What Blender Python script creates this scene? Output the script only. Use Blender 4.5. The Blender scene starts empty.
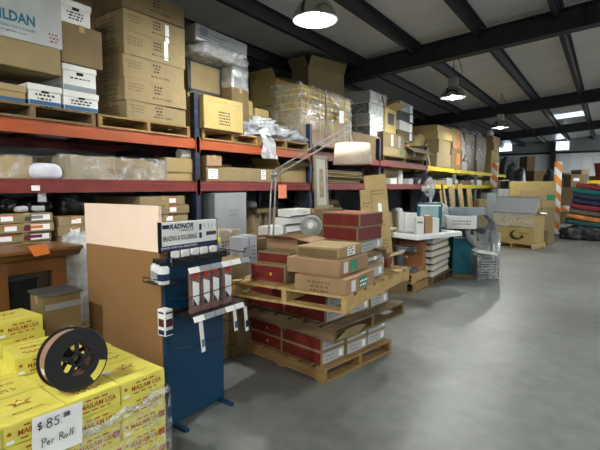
import bpy, bmesh, math, random
from math import radians, sin, cos, pi, atan, tan, sqrt, floor
from mathutils import Vector, Matrix, noise, Euler
random.seed(7)
SC = bpy.context.scene
COL = SC.collection
# ---------------------------------------------------------------- camera numbers
H = 1.6; F = 440.0; PSI = radians(34.9); TH = atan(38/440)
FW = Vector((-sin(PSI)*cos(TH), cos(PSI)*cos(TH), -sin(TH)))
RT = Vector((cos(PSI), sin(PSI), 0)); UP = RT.cross(FW)
EYE = Vector((0, 0, H))
def ray(x, y): return FW*F + RT*(x-300) + UP*(225-y)
def on(ax, x, y, v):
    d = ray(x, y); t = (v-EYE[ax])/d[ax]
    return EYE + d*t
def onX(x, y, v): return on(0, x, y, v)
def onY(x, y, v): return on(1, x, y, v)
def onZ(x, y, v): return on(2, x, y, v)
# ---------------------------------------------------------------- materials
def lin(c):
    return tuple(((v/255)/12.92 if v/255 <= .04045 else ((v/255+.055)/1.055)**2.4) for v in c[:3])+(1,)
MATS = {}
def mat(name, c, rough=.7, metal=0, var=.12, scale=6, bump=0.0, bscale=40, stretch=(1,1,1), spec=.4, emit=None, es=0):
    if name in MATS: return MATS[name]
    m = bpy.data.materials.new(name); m.use_nodes = True
    nt = m.node_tree; b = nt.nodes['Principled BSDF']
    b.inputs['Roughness'].default_value = rough; b.inputs['Metallic'].default_value = metal
    b.inputs['Specular IOR Level'].default_value = spec
    C = lin(c)
    tc = nt.nodes.new('ShaderNodeTexCoord'); mp = nt.nodes.new('ShaderNodeMapping')
    mp.inputs['Scale'].default_value = stretch
    nt.links.new(tc.outputs['Object'], mp.inputs['Vector'])
    n = nt.nodes.new('ShaderNodeTexNoise'); n.inputs['Scale'].default_value = scale; n.inputs['Detail'].default_value = 5
    nt.links.new(mp.outputs['Vector'], n.inputs['Vector'])
    r = nt.nodes.new('ShaderNodeValToRGB')
    r.color_ramp.elements[0].position = .3; r.color_ramp.elements[1].position = .7
    r.color_ramp.elements[0].color = tuple(v*(1-var) for v in C[:3])+(1,)
    r.color_ramp.elements[1].color = tuple(min(1, v*(1+var)) for v in C[:3])+(1,)
    nt.links.new(n.outputs['Fac'], r.inputs['Fac']); nt.links.new(r.outputs['Color'], b.inputs['Base Color'])
    if bump:
        n2 = nt.nodes.new('ShaderNodeTexNoise'); n2.inputs['Scale'].default_value = bscale; n2.inputs['Detail'].default_value = 4
        nt.links.new(mp.outputs['Vector'], n2.inputs['Vector'])
        bp = nt.nodes.new('ShaderNodeBump'); bp.inputs['Strength'].default_value = bump; bp.inputs['Distance'].default_value = .02
        nt.links.new(n2.outputs['Fac'], bp.inputs['Height']); nt.links.new(bp.outputs['Normal'], b.inputs['Normal'])
    if emit:
        b.inputs['Emission Color'].default_value = lin(emit); b.inputs['Emission Strength'].default_value = es
    MATS[name] = m; return m
def film(name, c=(235,237,240), lo=.08, hi=.6, scale=9, rough=.18, bump=.5):
    if name in MATS: return MATS[name]
    m = bpy.data.materials.new(name); m.use_nodes = True
    nt = m.node_tree; N = nt.nodes; L = nt.links
    b = N['Principled BSDF']; out = N['Material Output']
    b.inputs['Base Color'].default_value = lin(c); b.inputs['Roughness'].default_value = rough
    b.inputs['Specular IOR Level'].default_value = .9
    tr = N.new('ShaderNodeBsdfTransparent'); mx = N.new('ShaderNodeMixShader')
    tc = N.new('ShaderNodeTexCoord')
    n = N.new('ShaderNodeTexNoise'); n.inputs['Scale'].default_value = scale; n.inputs['Detail'].default_value = 6; n.inputs['Distortion'].default_value = 1.5
    L.new(tc.outputs['Object'], n.inputs['Vector'])
    r = N.new('ShaderNodeMapRange'); r.inputs['From Min'].default_value = .4; r.inputs['From Max'].default_value = .68
    r.inputs['To Min'].default_value = lo; r.inputs['To Max'].default_value = hi
    L.new(n.outputs['Fac'], r.inputs['Value'])
    bp = N.new('ShaderNodeBump'); bp.inputs['Strength'].default_value = bump; bp.inputs['Distance'].default_value = .02
    L.new(n.outputs['Fac'], bp.inputs['Height']); L.new(bp.outputs['Normal'], b.inputs['Normal'])
    L.new(r.outputs['Result'], mx.inputs['Fac']); L.new(tr.outputs['BSDF'], mx.inputs[1]); L.new(b.outputs['BSDF'], mx.inputs[2])
    L.new(mx.outputs['Shader'], out.inputs['Surface'])
    MATS[name] = m; return m
CB  = mat('cardboard_tan', (140,123,88), .8, var=.10, bump=.15, bscale=14)
CB2 = mat('cardboard_light', (160,138,96), .8, var=.10, bump=.12, bscale=14)
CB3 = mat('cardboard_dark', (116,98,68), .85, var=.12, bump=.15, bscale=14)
CBP = mat('cardboard_pink', (158,126,94), .8, var=.10, bump=.12, bscale=14)
CBY = mat('cardboard_yellowish', (166,144,90), .75, var=.10, bump=.12, bscale=14)
CBIN = mat('cardboard_inside', (120,98,64), .9, var=.1)
RED = mat('red_carton_print', (108,30,26), .6, var=.25, scale=14, bump=.2, bscale=20)
WHT = mat('white_card', (214,214,210), .6, var=.06)
WHTD = mat('white_card_soiled', (170,172,172), .65, var=.12)
GRYB = mat('grey_blue_card', (126,134,140), .6, var=.08)
BLUEP = mat('blue_print', (36,86,128), .6, var=.1)
TEAL = mat('teal_print', (22,98,118), .55, var=.15)
INK = mat('black_ink', (54,47,38), .8, var=.1)
INKR = mat('red_ink', (160,74,38), .7, var=.15)
TAPE = mat('packing_tape', (176,146,98), .25, var=.08, spec=.7)
LAB = mat('white_sticker', (244,244,244), .5, var=.04)
LABR = mat('red_sticker', (206,58,48), .5, var=.05)
LABG = mat('green_sticker', (34,128,92), .5, var=.05)
LABM = mat('maroon_sticker', (104,28,58), .5, var=.05)
LABO = mat('orange_sticker', (214,118,50), .5, var=.05)
WOOD = mat('pallet_wood', (150,118,72), .8, var=.22, scale=5, bump=.3, bscale=30, stretch=(1,6,6))
WOODF = mat('fresh_pallet_wood', (182,152,98), .75, var=.15, scale=5, bump=.2, bscale=30, stretch=(1,6,6))
WOODG = mat('weathered_pallet_wood', (116,96,68), .85, var=.22, scale=5, bump=.3, bscale=30, stretch=(1,6,6))
ORNG = mat('orange_beam_paint', (160,72,24), .45, var=.12, scale=4)
REDB = mat('dark_red_beam_paint', (112,38,34), .5, var=.15, scale=4)
YELB = mat('yellow_beam_paint', (214,190,20), .45, var=.1, scale=4)
POST = mat('navy_post_paint', (34,42,66), .5, var=.15)
POSTG = mat('grey_post_paint', (118,122,124), .5, var=.1)
BLK = mat('black_plastic', (20,20,22), .35, var=.1)
BLKB = mat('black_bag', (26,27,32), .3, var=.2, bump=.6, bscale=9)
DKST = mat('dark_steel', (36,37,42), .6, var=.15, scale=3)
STEEL = mat('brushed_steel', (170,172,174), .3, metal=1, var=.06)
ALU = mat('dull_aluminium', (160,162,162), .42, metal=.8, var=.08)
PLA = mat('white_plastic', (220,222,224), .3, var=.04)
GRYP = mat('grey_plastic', (128,132,138), .4, var=.08)
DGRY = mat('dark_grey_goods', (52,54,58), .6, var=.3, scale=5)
YEL = mat('yellow_carton', (224,214,98), .55, var=.05, scale=5, bump=.1, bscale=14)
FILM = film('stretch_film'); FILMC = film('clear_stretch_film', lo=.05, hi=.42, scale=7)
FILMW = film('cloudy_bag_film', c=(205,208,212), lo=.45, hi=.95, scale=6, rough=.25)
# ---------------------------------------------------------------- mesh helpers
def new(name, bm, m=None, parent=None, smooth=False):
    me = bpy.data.meshes.new(name); bm.to_mesh(me); bm.free()
    for x in (m if isinstance(m, (list, tuple)) else [m]):
        if x: me.materials.append(x)
    if smooth:
        for p in me.polygons: p.use_smooth = True
    o = bpy.data.objects.new(name, me); COL.objects.link(o)
    if parent: o.parent = parent
    return o
def tag(o, label, cat, group=None, kind=None):
    o['label'] = label; o['category'] = cat
    if group: o['group'] = group
    if kind: o['kind'] = kind
    return o
def thing(name, label, cat, loc=(0,0,0), rz=0, group=None):
    o = bpy.data.objects.new(name, None); COL.objects.link(o)
    o.empty_display_size = .1
    o.location = loc; o.rotation_euler = (0, 0, rz)
    return tag(o, label, cat, group)
def struct(o): o['kind'] = 'structure'; return o
def BM(): return bmesh.new()
def bx(bm, s, c=(0,0,0), rot=None, bev=0, mi=0):
    M = Matrix.Translation(c)
    if rot: M = M @ Euler(rot).to_matrix().to_4x4()
    r = bmesh.ops.create_cube(bm, size=1, matrix=M @ Matrix.Diagonal((s[0], s[1], s[2], 1)))
    fs = set(f for v in r['verts'] for f in v.link_faces)
    for f in fs: f.material_index = mi
    if bev:
        es = list(set(e for f in fs for e in f.edges))
        bmesh.ops.bevel(bm, geom=es, offset=bev, segments=2, affect='EDGES', profile=.5)
    return bm
def tube(bm, pts, rad, n=10, cap=True, mi=0):
    pts = [Vector(p) for p in pts]; rings = []
    rads = rad if isinstance(rad, (list, tuple)) else [rad]*len(pts)
    up = Vector((0,0,1))
    for i, p in enumerate(pts):
        d = (pts[min(i+1, len(pts)-1)]-pts[max(i-1, 0)]).normalized()
        a = up if abs(d.dot(up)) < .95 else Vector((1,0,0))
        s = d.cross(a).normalized(); t = s.cross(d)
        rings.append([bm.verts.new(p+(s*cos(2*pi*k/n)+t*sin(2*pi*k/n))*rads[i]) for k in range(n)])
    for i in range(len(rings)-1):
        for k in range(n):
            f = bm.faces.new((rings[i][k], rings[i][(k+1)%n], rings[i+1][(k+1)%n], rings[i+1][k])); f.material_index = mi
    if cap:
        for q in (rings[0][::-1], rings[-1]):
            f = bm.faces.new(q); f.material_index = mi
    return bm
def lathe(bm, prof, n=32, M=Matrix.Identity(4), mi=0, closed=False):
    rings = []
    for r, z in prof:
        rings.append([bm.verts.new(M @ Vector((r*cos(2*pi*k/n), r*sin(2*pi*k/n), z))) for k in range(n)])
    m = len(rings)
    for i in range(m if closed else m-1):
        for k in range(n):
            f = bm.faces.new((rings[i][k], rings[i][(k+1)%n], rings[(i+1)%m][(k+1)%n], rings[(i+1)%m][k])); f.material_index = mi
    return bm
def prism(bm, pts, axis, a, b, mi=0):
    """outline pts (2D) extruded along axis (0 x,1 y,2 z) from a to b"""
    def P(p, t):
        return {0: (t, p[0], p[1]), 1: (p[0], t, p[1]), 2: (p[0], p[1], t)}[axis]
    A = [bm.verts.new(P(p, a)) for p in pts]; B = [bm.verts.new(P(p, b)) for p in pts]
    n = len(pts)
    fs = [bm.faces.new(A), bm.faces.new(B[::-1])]
    for i in range(n): fs.append(bm.faces.new((A[i], B[i], B[(i+1)%n], A[(i+1)%n])))
    for f in fs: f.material_index = mi
    bmesh.ops.recalc_face_normals(bm, faces=fs)
    return bm
def jit(bm, a):
    for v in bm.verts: v.co += Vector((random.uniform(-a,a), random.uniform(-a,a), random.uniform(-a,a)))
    return bm
def blob(size, amp=.25, fr=3.0, sub=4, seed=0, flat=True, crease=.5):
    """crumpled heap or bag: displaced ball with a flattened base at z=0"""
    bm = BM(); bmesh.ops.create_icosphere(bm, subdivisions=sub, radius=1)
    o = Vector((seed*3.7, seed*1.3, seed*2.1))
    for v in bm.verts:
        n = noise.noise(v.co*fr*.5+o)+crease*noise.noise(v.co*fr*2+o)+.5*crease*abs(noise.noise(v.co*fr*4+o))
        p = v.co.copy()
        for i in range(3): p[i] = math.copysign(abs(p[i])**.7, p[i])
        p *= 1+amp*n
        if flat: p.z = max(p.z, -.85)
        v.co = Vector((p.x*size[0]/2, p.y*size[1]/2, (p.z+.85)*size[2]/1.85))
    return bm
def shell(size, off=.02, amp=.02, fr=5, cuts=14, seed=0, top=True):
    """film stretched round a load standing on z=0"""
    bm = BM(); bx(bm, (size[0]+2*off, size[1]+2*off, size[2]+off), (0, 0, (size[2]+off)/2))
    bmesh.ops.delete(bm, geom=[f for f in bm.faces if f.normal.z < -.5 or (not top and f.normal.z > .5)], context='FACES')
    bmesh.ops.subdivide_edges(bm, edges=bm.edges[:], cuts=cuts, use_grid_fill=True)
    o = Vector((seed*5.1, seed*2.3, seed))
    for v in bm.verts:
        p = v.co*fr+o; d = Vector((v.co.x, v.co.y, 0)).normalized()
        v.co += d*amp*(noise.noise(p)+abs(noise.noise(p*2.3)))
        if v.co.z > size[2]*.98: v.co.z += amp*.8*noise.noise(p*1.5)
    return bm
TXT = {}
def text_bm(s):
    if s not in TXT:
        c = bpy.data.curves.new('t', 'FONT'); c.body = s; c.align_x = 'CENTER'; c.align_y = 'CENTER'; c.size = 1; c.resolution_u = 2; c.offset = .03 if s in ('GILDAN', 'RADNOR') else .012
        o = bpy.data.objects.new('t', c); COL.objects.link(o); bpy.context.view_layer.update()
        me = bpy.data.meshes.new_from_object(o.evaluated_get(bpy.context.evaluated_depsgraph_get()))
        bpy.data.objects.remove(o); TXT[s] = me
    bm = BM(); bm.from_mesh(TXT[s])
    xs = [v.co.x for v in bm.verts]; ys = [v.co.y for v in bm.verts]
    bm2c = Vector(((min(xs)+max(xs))/2, (min(ys)+max(ys))/2, 0))
    for v in bm.verts: v.co -= bm2c
    return bm, max(xs)-min(xs), max(ys)-min(ys)
def face_frame(size, face, u, v, off=.002, spin=0):
    sx, sy, sz = size
    if face == '+X': o, U, V = Vector((sx/2, u*sy, sz/2+v*sz)), Vector((0,1,0)), Vector((0,0,1))
    elif face == '-Y': o, U, V = Vector((u*sx, -sy/2, sz/2+v*sz)), Vector((1,0,0)), Vector((0,0,1))
    elif face == '+Z': o, U, V = Vector((u*sx, v*sy, sz)), Vector((1,0,0)), Vector((0,1,0))
    elif face == '+Zx': o, U, V = Vector((v*-sx, u*sy, sz)), Vector((0,1,0)), Vector((-1,0,0))
    N = U.cross(V)
    if spin:
        R = Matrix.Rotation(spin, 3, N); U = R @ U; V = R @ V
    M = Matrix((U, V, N)).transposed().to_4x4(); M.translation = o+N*off
    return M
def words(parent, size, face, u, v, w, s, m, name='printed_text', h=None, off=.003, spin=0, sk=0):
    """s written centred at (u,v) (fractions of the face), w metres wide"""
    bm, W, Hh = text_bm(s)
    M = face_frame(size, face, u, v, off, spin) @ Matrix.Diagonal((w/W, (h/Hh if h else w/W), 1, 1))
    if sk:
        for q in bm.verts: q.co.x += q.co.y*sk
    bmesh.ops.transform(bm, matrix=M, verts=bm.verts)
    return new(name, bm, m, parent)
def patch(parent, size, face, u, v, w, h, m, name='sticker', off=.002, spin=0, label=None):
    bm = BM(); bx(bm, (w, h, .001), (0,0,0))
    bmesh.ops.transform(bm, matrix=face_frame(size, face, u, v, off, spin), verts=bm.verts)
    o = new(name, bm, m, parent)
    if label: o['label'] = label
    return o
def dashes(parent, size, face, u, v, w, rows, lh, m, off=.002, seed=1):
    """illegible print: short bars in rows"""
    rnd = random.Random(seed); bm = BM()
    for k in range(rows):
        x = -w/2
        while x < w/2-.01:
            l = rnd.uniform(.01, .035)*max(1, w/.2); l = min(l, w/2-x)
            bx(bm, (l, lh*.5, .0008), (x+l/2, -k*lh, 0)); x += l+.012
        if rnd.random() < .4: w *= .8
    bmesh.ops.transform(bm, matrix=face_frame(size, face, u, v, off), verts=bm.verts)
    return new('printed_lines', bm, m, parent)
# ---------------------------------------------------------------- cartons
def carton(c, s, label, m=CB, rz=0, group=None, name='cardboard_box', cat='box', tape=True, simple=False, bev=.004, j=.003):
    """closed carton; c = centre of its base, s = size"""
    bm = BM(); bx(bm, s, (0,0,s[2]/2)); jit(bm, j if not simple else .002)
    for v in bm.verts:
        if v.co.z < s[2]/2: v.co.z = 0
    if not simple: bmesh.ops.bevel(bm, geom=bm.edges[:], offset=bev, segments=2, affect='EDGES')
    if simple:
        o = new(name, bm, m); o.location = c; o.rotation_euler = (0,0,rz)
        return tag(o, label, cat, group)
    t = thing(name, label, cat, c, rz, group)
    new('carton_body', bm, m, t)
    if tape:
        tb = BM(); w = min(.05, min(s[0], s[1])*.2)
        if s[1] >= s[0]:
            bx(tb, (w, s[1]+.004, .001), (0, 0, s[2]+.003)); bx(tb, (w, .001, min(.06, s[2]*.4)), (0, -s[1]/2-.003, s[2]-min(.03, s[2]*.2)+.003))
        else:
            bx(tb, (s[0]+.004, w, .001), (0, 0, s[2]+.003)); bx(tb, (.001, w, min(.06, s[2]*.4)), (s[0]/2+.003, 0, s[2]-min(.03, s[2]*.2)+.003))
        new('tape_strip', tb, TAPE, t)
    return t
def open_carton(c, s, label, m=CB, rz=0, group=None, angs=(60,60,60,60), fl=None, name='cardboard_box', cat='open box'):
    """open-topped carton with four flaps; angs = flap angle above the horizontal for +x,-x,+y,-y"""
    t = thing(name, label, cat, c, rz, group)
    bm = BM(); w = .006
    bx(bm, (s[0], s[1], w), (0,0,w/2))
    bx(bm, (w, s[1], s[2]), (s[0]/2-w/2, 0, s[2]/2)); bx(bm, (w, s[1], s[2]), (-s[0]/2+w/2, 0, s[2]/2))
    bx(bm, (s[0], w, s[2]), (0, s[1]/2-w/2, s[2]/2)); bx(bm, (s[0], w, s[2]), (0, -s[1]/2+w/2, s[2]/2))
    new('carton_body', bm, [m], t)
    fl = fl or min(s[0], s[1])*.45
    for k, a in enumerate(angs):
        if a is None: continue
        bm = BM(); L = s[1] if k < 2 else s[0]
        bx(bm, (fl, L-.01, .005), (fl/2, 0, 0)); jit(bm, .004)
        d = [0, pi, pi/2, -pi/2][k]; e = [s[0]/2, s[0]/2, s[1]/2, s[1]/2][k]
        M = Matrix.Rotation(d, 4, 'Z') @ Matrix.Translation((e, 0, s[2])) @ Matrix.Rotation(-radians(a), 4, 'Y')
        bmesh.ops.transform(bm, matrix=M, verts=bm.verts)
        new('flap', bm, m, t)
    return t
def rsz(x0, x1, yt, zb, Xf, ym=None):
    """front face on the rack plane X=Xf between pixel columns -> (y0,y1,height)"""
    ym_ = min(170, yt+25); a = onX(x0, ym_, Xf).y; b = onX(x1, ym_, Xf).y
    zt = onX(x0 if ym is None else ym, yt, Xf).z
    return a, b, zt-zb
def rb(x0, x1, yt, zb, dep, label, Xf=-4.0, kind='c', rz=0, **k):
    a, b, h = rsz(x0, x1, yt, zb, Xf)
    h = max(h, .02); s = (dep, b-a, h)
    f = open_carton if kind == 'o' else carton
    t = f((Xf-dep/2, (a+b)/2, zb), s, label, rz=rz, **k)
    return t, s, zb+h
def fb(x0, x1, yt, zb, dep, label, Yf, kind='c', rz=0, **k):
    """front face (toward -Y) on the plane Y=Yf"""
    a = onY(x0, 200, Yf).x; b = onY(x1, 200, Yf).x; zt = onY((x0+x1)/2, yt, Yf).z
    s = (b-a, dep, max(.02, zt-zb))
    f = open_carton if kind == 'o' else carton
    t = f(((a+b)/2, Yf+dep/2, zb), s, label, rz=rz, **k)
    return t, s, zb+s[2]
# ---------------------------------------------------------------- pallets
PB = {}
def pallet(c, sx, sy, label, m=WOOD, rz=0, group='wooden pallets', boards='y', h=.125, n=7):
    """deck boards run along y ('y') or x ('x'); stringers cross them"""
    t = thing('wooden_pallet', label, 'pallet', c, rz, group)
    L, W = (sy, sx) if boards == 'y' else (sx, sy)
    def P(nm, size, cen):
        if boards == 'y': size = (size[1], size[0], size[2]); cen = (cen[1], cen[0], cen[2])
        bm = BM(); bx(bm, size, cen); jit(bm, .002); new(nm, bm, m, t)
    bw = W/(n+ (n-1)*.45); st = (W-bw)/(n-1)
    for k in range(n): P('deck_board', (L, bw, .018), (0, -W/2+bw/2+k*st, h-.01))
    for k in (-1, 0, 1): P('stringer', (.04, W, h-.04), (k*(L/2-.02), 0, h/2-.001))
    for k in (-1, 0, 1): P('bottom_board', (L, .09, .018), (0, k*(W/2-.045), .01))
    return t
# ================================================================= SETTING
def zc(x): return 4.62 + .07*min(x, 14-x)          # insulation height over x (ridge at x=7)
XL, XR, YN, YF = -6.4, 10.0, -8.0, 31.0
def floor_mat():
    m = bpy.data.materials.new('polished_concrete'); m.use_nodes = True
    nt = m.node_tree; N = nt.nodes; L = nt.links; b = N['Principled BSDF']
    tc = N.new('ShaderNodeTexCoord')
    n1 = N.new('ShaderNodeTexNoise'); n1.inputs['Scale'].default_value = .9; n1.inputs['Detail'].default_value = 7; n1.inputs['Distortion'].default_value = .6
    n2 = N.new('ShaderNodeTexNoise'); n2.inputs['Scale'].default_value = 7; n2.inputs['Detail'].default_value = 6
    for n in (n1, n2): L.new(tc.outputs['Object'], n.inputs['Vector'])
    mx = N.new('ShaderNodeMix'); mx.data_type = 'FLOAT'; mx.inputs['Factor'].default_value = .4
    L.new(n1.outputs['Fac'], mx.inputs['A']); L.new(n2.outputs['Fac'], mx.inputs['B'])
    r = N.new('ShaderNodeValToRGB'); r.color_ramp.elements[0].position = .32; r.color_ramp.elements[1].position = .68
    r.color_ramp.elements[0].color = lin((96,98,96)); r.color_ramp.elements[1].color = lin((134,136,134))
    L.new(mx.outputs['Result'], r.inputs['Fac']); L.new(r.outputs['Color'], b.inputs['Base Color'])
    rr = N.new('ShaderNodeMapRange'); rr.inputs['To Min'].default_value = .3; rr.inputs['To Max'].default_value = .55
    L.new(mx.outputs['Result'], rr.inputs['Value']); L.new(rr.outputs['Result'], b.inputs['Roughness'])
    b.inputs['Specular IOR Level'].default_value = .45
    # hairline cracks
    v = N.new('ShaderNodeTexVoronoi'); v.feature = 'DISTANCE_TO_EDGE'; v.inputs['Scale'].default_value = .28
    nn = N.new('ShaderNodeTexNoise'); nn.inputs['Scale'].default_value = 2.5
    va = N.new('ShaderNodeVectorMath'); va.operation = 'ADD'
    L.new(tc.outputs['Object'], nn.inputs['Vector']); L.new(tc.outputs['Object'], va.inputs[0]); L.new(nn.outputs['Color'], va.inputs[1]); L.new(va.outputs[0], v.inputs['Vector'])
    bp = N.new('ShaderNodeBump'); bp.inputs['Strength'].default_value = .25; bp.inputs['Distance'].default_value = .004
    mr = N.new('ShaderNodeMapRange'); mr.inputs['From Max'].default_value = .012
    L.new(v.outputs['Distance'], mr.inputs['Value']); L.new(mr.outputs['Result'], bp.inputs['Height']); L.new(bp.outputs['Normal'], b.inputs['Normal'])
    return m
fm = floor_mat()
bm = BM(); bx(bm, (XR-XL, YF-YN, .1), ((XL+XR)/2, (YF+YN)/2, -.05)); struct(new('floor', bm, fm))
INS = mat('vinyl_insulation', (206,208,208), .38, var=.08, scale=1.2, bump=.35, bscale=1.6, stretch=(.6,2.2,1), spec=.6)
DWL = mat('dark_wall_panel', (66,70,74), .6, var=.1, scale=1)
WWL = mat('pale_wall_panel', (216,220,222), .55, var=.05, scale=1)
UWL = mat('grey_wall_insulation', (128,132,134), .6, var=.08, scale=1)  # upper far wall coloured greyer to stand in for its dimmer light
bm = BM(); prism(bm, [(XL, zc(XL)), (7, zc(7)), (XR, zc(XR)), (XR, zc(XR)+.1), (7, zc(7)+.1), (XL, zc(XL)+.1)], 1, YN, YF)
struct(new('ceiling', bm, INS))
bm = BM(); bx(bm, (.1, YF-YN, zc(XL)+.05), (XL-.05, (YF+YN)/2, zc(XL)/2)); struct(new('wall_left', bm, DWL))
bm = BM(); bx(bm, (.1, YF-YN, zc(XR)+.05), (XR+.05, (YF+YN)/2, zc(XR)/2)); struct(new('wall_right', bm, WWL))
bm = BM(); prism(bm, [(XL, 0), (XR, 0), (XR, zc(XR)), (7, zc(7)), (XL, zc(XL))], 1, YN-.1, YN); struct(new('wall_near', bm, WWL))
bm = BM(); prism(bm, [(XL, 0), (XR, 0), (XR, 3.68), (XL, 3.68)], 1, YF, YF+.1)
# ribs of the sheet wall
x = XL+.2
while x < 1.5: bx(bm, (.06, .04, 3.66), (x, YF-.015, 1.84)); x += .61
prism(bm, [(XL, 3.68), (XR, 3.68), (XR, zc(XR)), (7, zc(7)), (XL, zc(XL))], 1, YF, YF+.1, mi=1)
struct(new('wall_far', bm, [WWL, UWL]))
tn = [0]
def trim(bm, m):
    tn[0] += 1; return struct(new('trim_%d' % tn[0], bm, m))
# purlins along the building, rafters across it
for k in range(-9, 5):
    x = -.81+1.2*k+1.2*0
    if x < XL+.1: continue
    bm = BM(); z = zc(x)
    bx(bm, (.02, YF-YN, .19), (x, (YF+YN)/2, z-.095)); bx(bm, (.085, YF-YN, .012), (x-.03, (YF+YN)/2, z-.19)); bx(bm, (.085, YF-YN, .012), (x+.03, (YF+YN)/2, z-.006))
    trim(bm, DKST)
RAF = (-6.4, 1.1, 8.6, 16.05, 23.5)
for y in RAF:
    for (xa, xb) in ((XL, 7), (7, XR)):
        bm = BM()
        za, zb_ = zc(xa)-.08, zc(xb)-.08
        def sl(y0, y1, d0, d1): prism(bm, [(xa, za-d0), (xb, zb_-d0), (xb, zb_-d1), (xa, za-d1)], 1, y0, y1)
        sl(y-.11, y+.11, 0, .02); sl(y-.01, y+.01, .02, .35); sl(y-.11, y+.11, .35, .37)
        for i in range(int((xb-xa)/2.4)):
            xx = xa+1.2+i*2.4; zz = za+(zb_-za)*(xx-xa)/(xb-xa)
            bx(bm, (.012, .2, .33), (xx, y, zz-.185))
        trim(bm, DKST)
bm = BM(); bx(bm, (XR-XL, .08, .12), ((XL+XR)/2, YF-.06, 3.66)); trim(bm, DKST)
for px in (553,):
    x = onY(px, 160, YF-.1).x
    bm = BM(); bx(bm, (.28, .3, 4.3), (x, YF-.2, 2.15)); trim(bm, DKST)
# rack-side columns under the rafters
for y in (8.6, 16.05, 23.5):
    bm = BM(); bx(bm, (.3, .02, zc(XL)-.6), (XL+.17, y, (zc(XL)-.6)/2)); bx(bm, (.02, .2, zc(XL)-.6), (XL+.03, y, (zc(XL)-.6)/2)); bx(bm, (.02, .2, zc(XL)-.6), (XL+.31, y, (zc(XL)-.6)/2)); trim(bm, DKST)
WIN = mat('daylight_panel', (235,240,245), .4, var=.02, emit=(225,238,255), es=5)
def windw(n, x0, x1, z0, z1):
    bm = BM(); bx(bm, (x1-x0, .04, z1-z0), ((x0+x1)/2, YF-.03, (z0+z1)/2)); o = struct(new('window_%d' % n, bm, WIN))
    bm = BM()
    for (s, c) in (((x1-x0+.1, .06, .05), ((x0+x1)/2, YF-.04, z0)), ((x1-x0+.1, .06, .05), ((x0+x1)/2, YF-.04, z1)), ((.05, .06, z1-z0), (x0, YF-.04, (z0+z1)/2)), ((.05, .06, z1-z0), (x1, YF-.04, (z0+z1)/2))): bx(bm, s, c)
    new('window_frame', bm, WHT, o)
a = onY(554, 150.5, YF-.05); b = onY(569.5, 140.5, YF-.05); windw(1, a.x, b.x, a.z, min(b.z, 4.32))
a = onY(499, 151.5, YF-.05); b = onY(512, 144.3, YF-.05); windw(2, a.x, b.x, a.z, b.z)
bm = BM(); xa, xb = -1.95, -.86; prism(bm, [(xa, zc(xa)-.012), (xb, zc(xb)-.012), (xb, zc(xb)+.02), (xa, zc(xa)+.02)], 1, 20.6, 21.9); struct(new('window_3', bm, mat('skylight_panel', (210,215,220), .4, var=.02, emit=(215,232,245), es=.9)))
# added daylight strips high in the unseen right wall, to brighten the far wall
for k in range(5):
    bm = BM(); bx(bm, (.04, 3.0, 1.3), (XR-.03, 14.5+k*3.6, 3.1)); o = struct(new('window_%d' % (4+k), bm, WIN))
    for (s, c) in (((.06, 3.1, .05), (XR-.04, 14.5+k*3.6, 2.44)), ((.06, 3.1, .05), (XR-.04, 14.5+k*3.6, 3.76))): new('window_frame', bx(BM(), s, c), WHT, o)

# ================================================================= LAMPS
BULB = mat('lamp_glow', (255,255,255), .3, var=0, emit=(250,252,246), es=950)
REFL = mat('spun_reflector', (178,182,184), .2, metal=1, var=.04)
HOUS = mat('lamp_housing_grey', (120,122,122), .5, var=.08)
def high_bay(x, y, z, label):
    t = thing('high_bay_lamp', label, 'lamp', (x, y, z), 0, 'high bay lamps')
    bm = BM(); prof = [(.232,0),(.24,.004),(.235,.02),(.218,.075),(.192,.125),(.158,.17),(.118,.2),(.09,.215)]
    inner = [(r-.006, zz-.001) for r, zz in prof[2:]][::-1]
    lathe(bm, [(.230,.002)]+prof+[(.085,.215)]+inner, 40, closed=True); bmesh.ops.recalc_face_normals(bm, faces=bm.faces[:])
    new('reflector', bm, REFL, t, True)
    bm = BM(); lathe(bm, [(.001,.2),(.095,.2),(.1,.21),(.1,.36),(.085,.38),(.03,.39),(.001,.39)], 24); h = new('ballast_housing', bm, HOUS, t, True)
    bm = BM(); lathe(bm, [(.001,-.035),(.03,-.026),(.052,.005),(.052,.05),(.035,.10),(.025,.2)], 20); new('bulb', bm, BULB, t, True)
    zt = zc(x)-.19-z
    bm = BM(); tube(bm, [(.0,0,.39),(.02,0,.42),(.02,0,.46),(-.0,0,.48),(0,0,zt)], .007, 8); new('hanging_rod', bm, DKST, t)
    bm = BM(); tube(bm, [(.07,0,.38),(.16,.03,.5),(.12,.05,.62),(.02,.02,zt-.02)], .006, 6); new('power_cord', bm, BLK, t)
    return t
high_bay(-2.6, 4.0, 3.33, 'large round high bay lamp hanging nearest the camera, top centre')
high_bay(-2.6, 9.0, 3.35, 'bright round high bay lamp hanging second along the aisle')
high_bay(-2.6, 13.66, 3.27, 'small far high bay lamp hanging above the wrapped goods')
for k, y in enumerate((-5.5, -.8)): high_bay(-2.6, y, 3.35, ['round high bay lamp hanging far behind the camera over the rack aisle', 'round high bay lamp hanging just behind the camera over the rack aisle'][k])
for k, (y, w) in enumerate(((-5.5, 'far behind the camera'), (-.8, 'beside the camera'), (4, 'level with the flooring cartons'), (9, 'level with the pedestal fan'), (13.7, 'level with the rug pile'), (18.4, 'beyond the rug pile'), (23, 'before the far wall'), (27.6, 'nearest the far wall'))):
    high_bay(3.2, y, 3.5, 'round high bay lamp over the hall, '+w)  # row out of view, added to light the hall from the right
for k, (x, y, w) in enumerate(((1.2, 27.6, 'closest to the far wall windows'), (1.2, 23, 'one bay before the far wall windows'), (.4, -2.6, 'in the aisle behind the camera'))):
    high_bay(x, y, 3.5, 'round high bay lamp '+w)  # out of view, added to brighten the far wall and camera-facing surfaces
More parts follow.
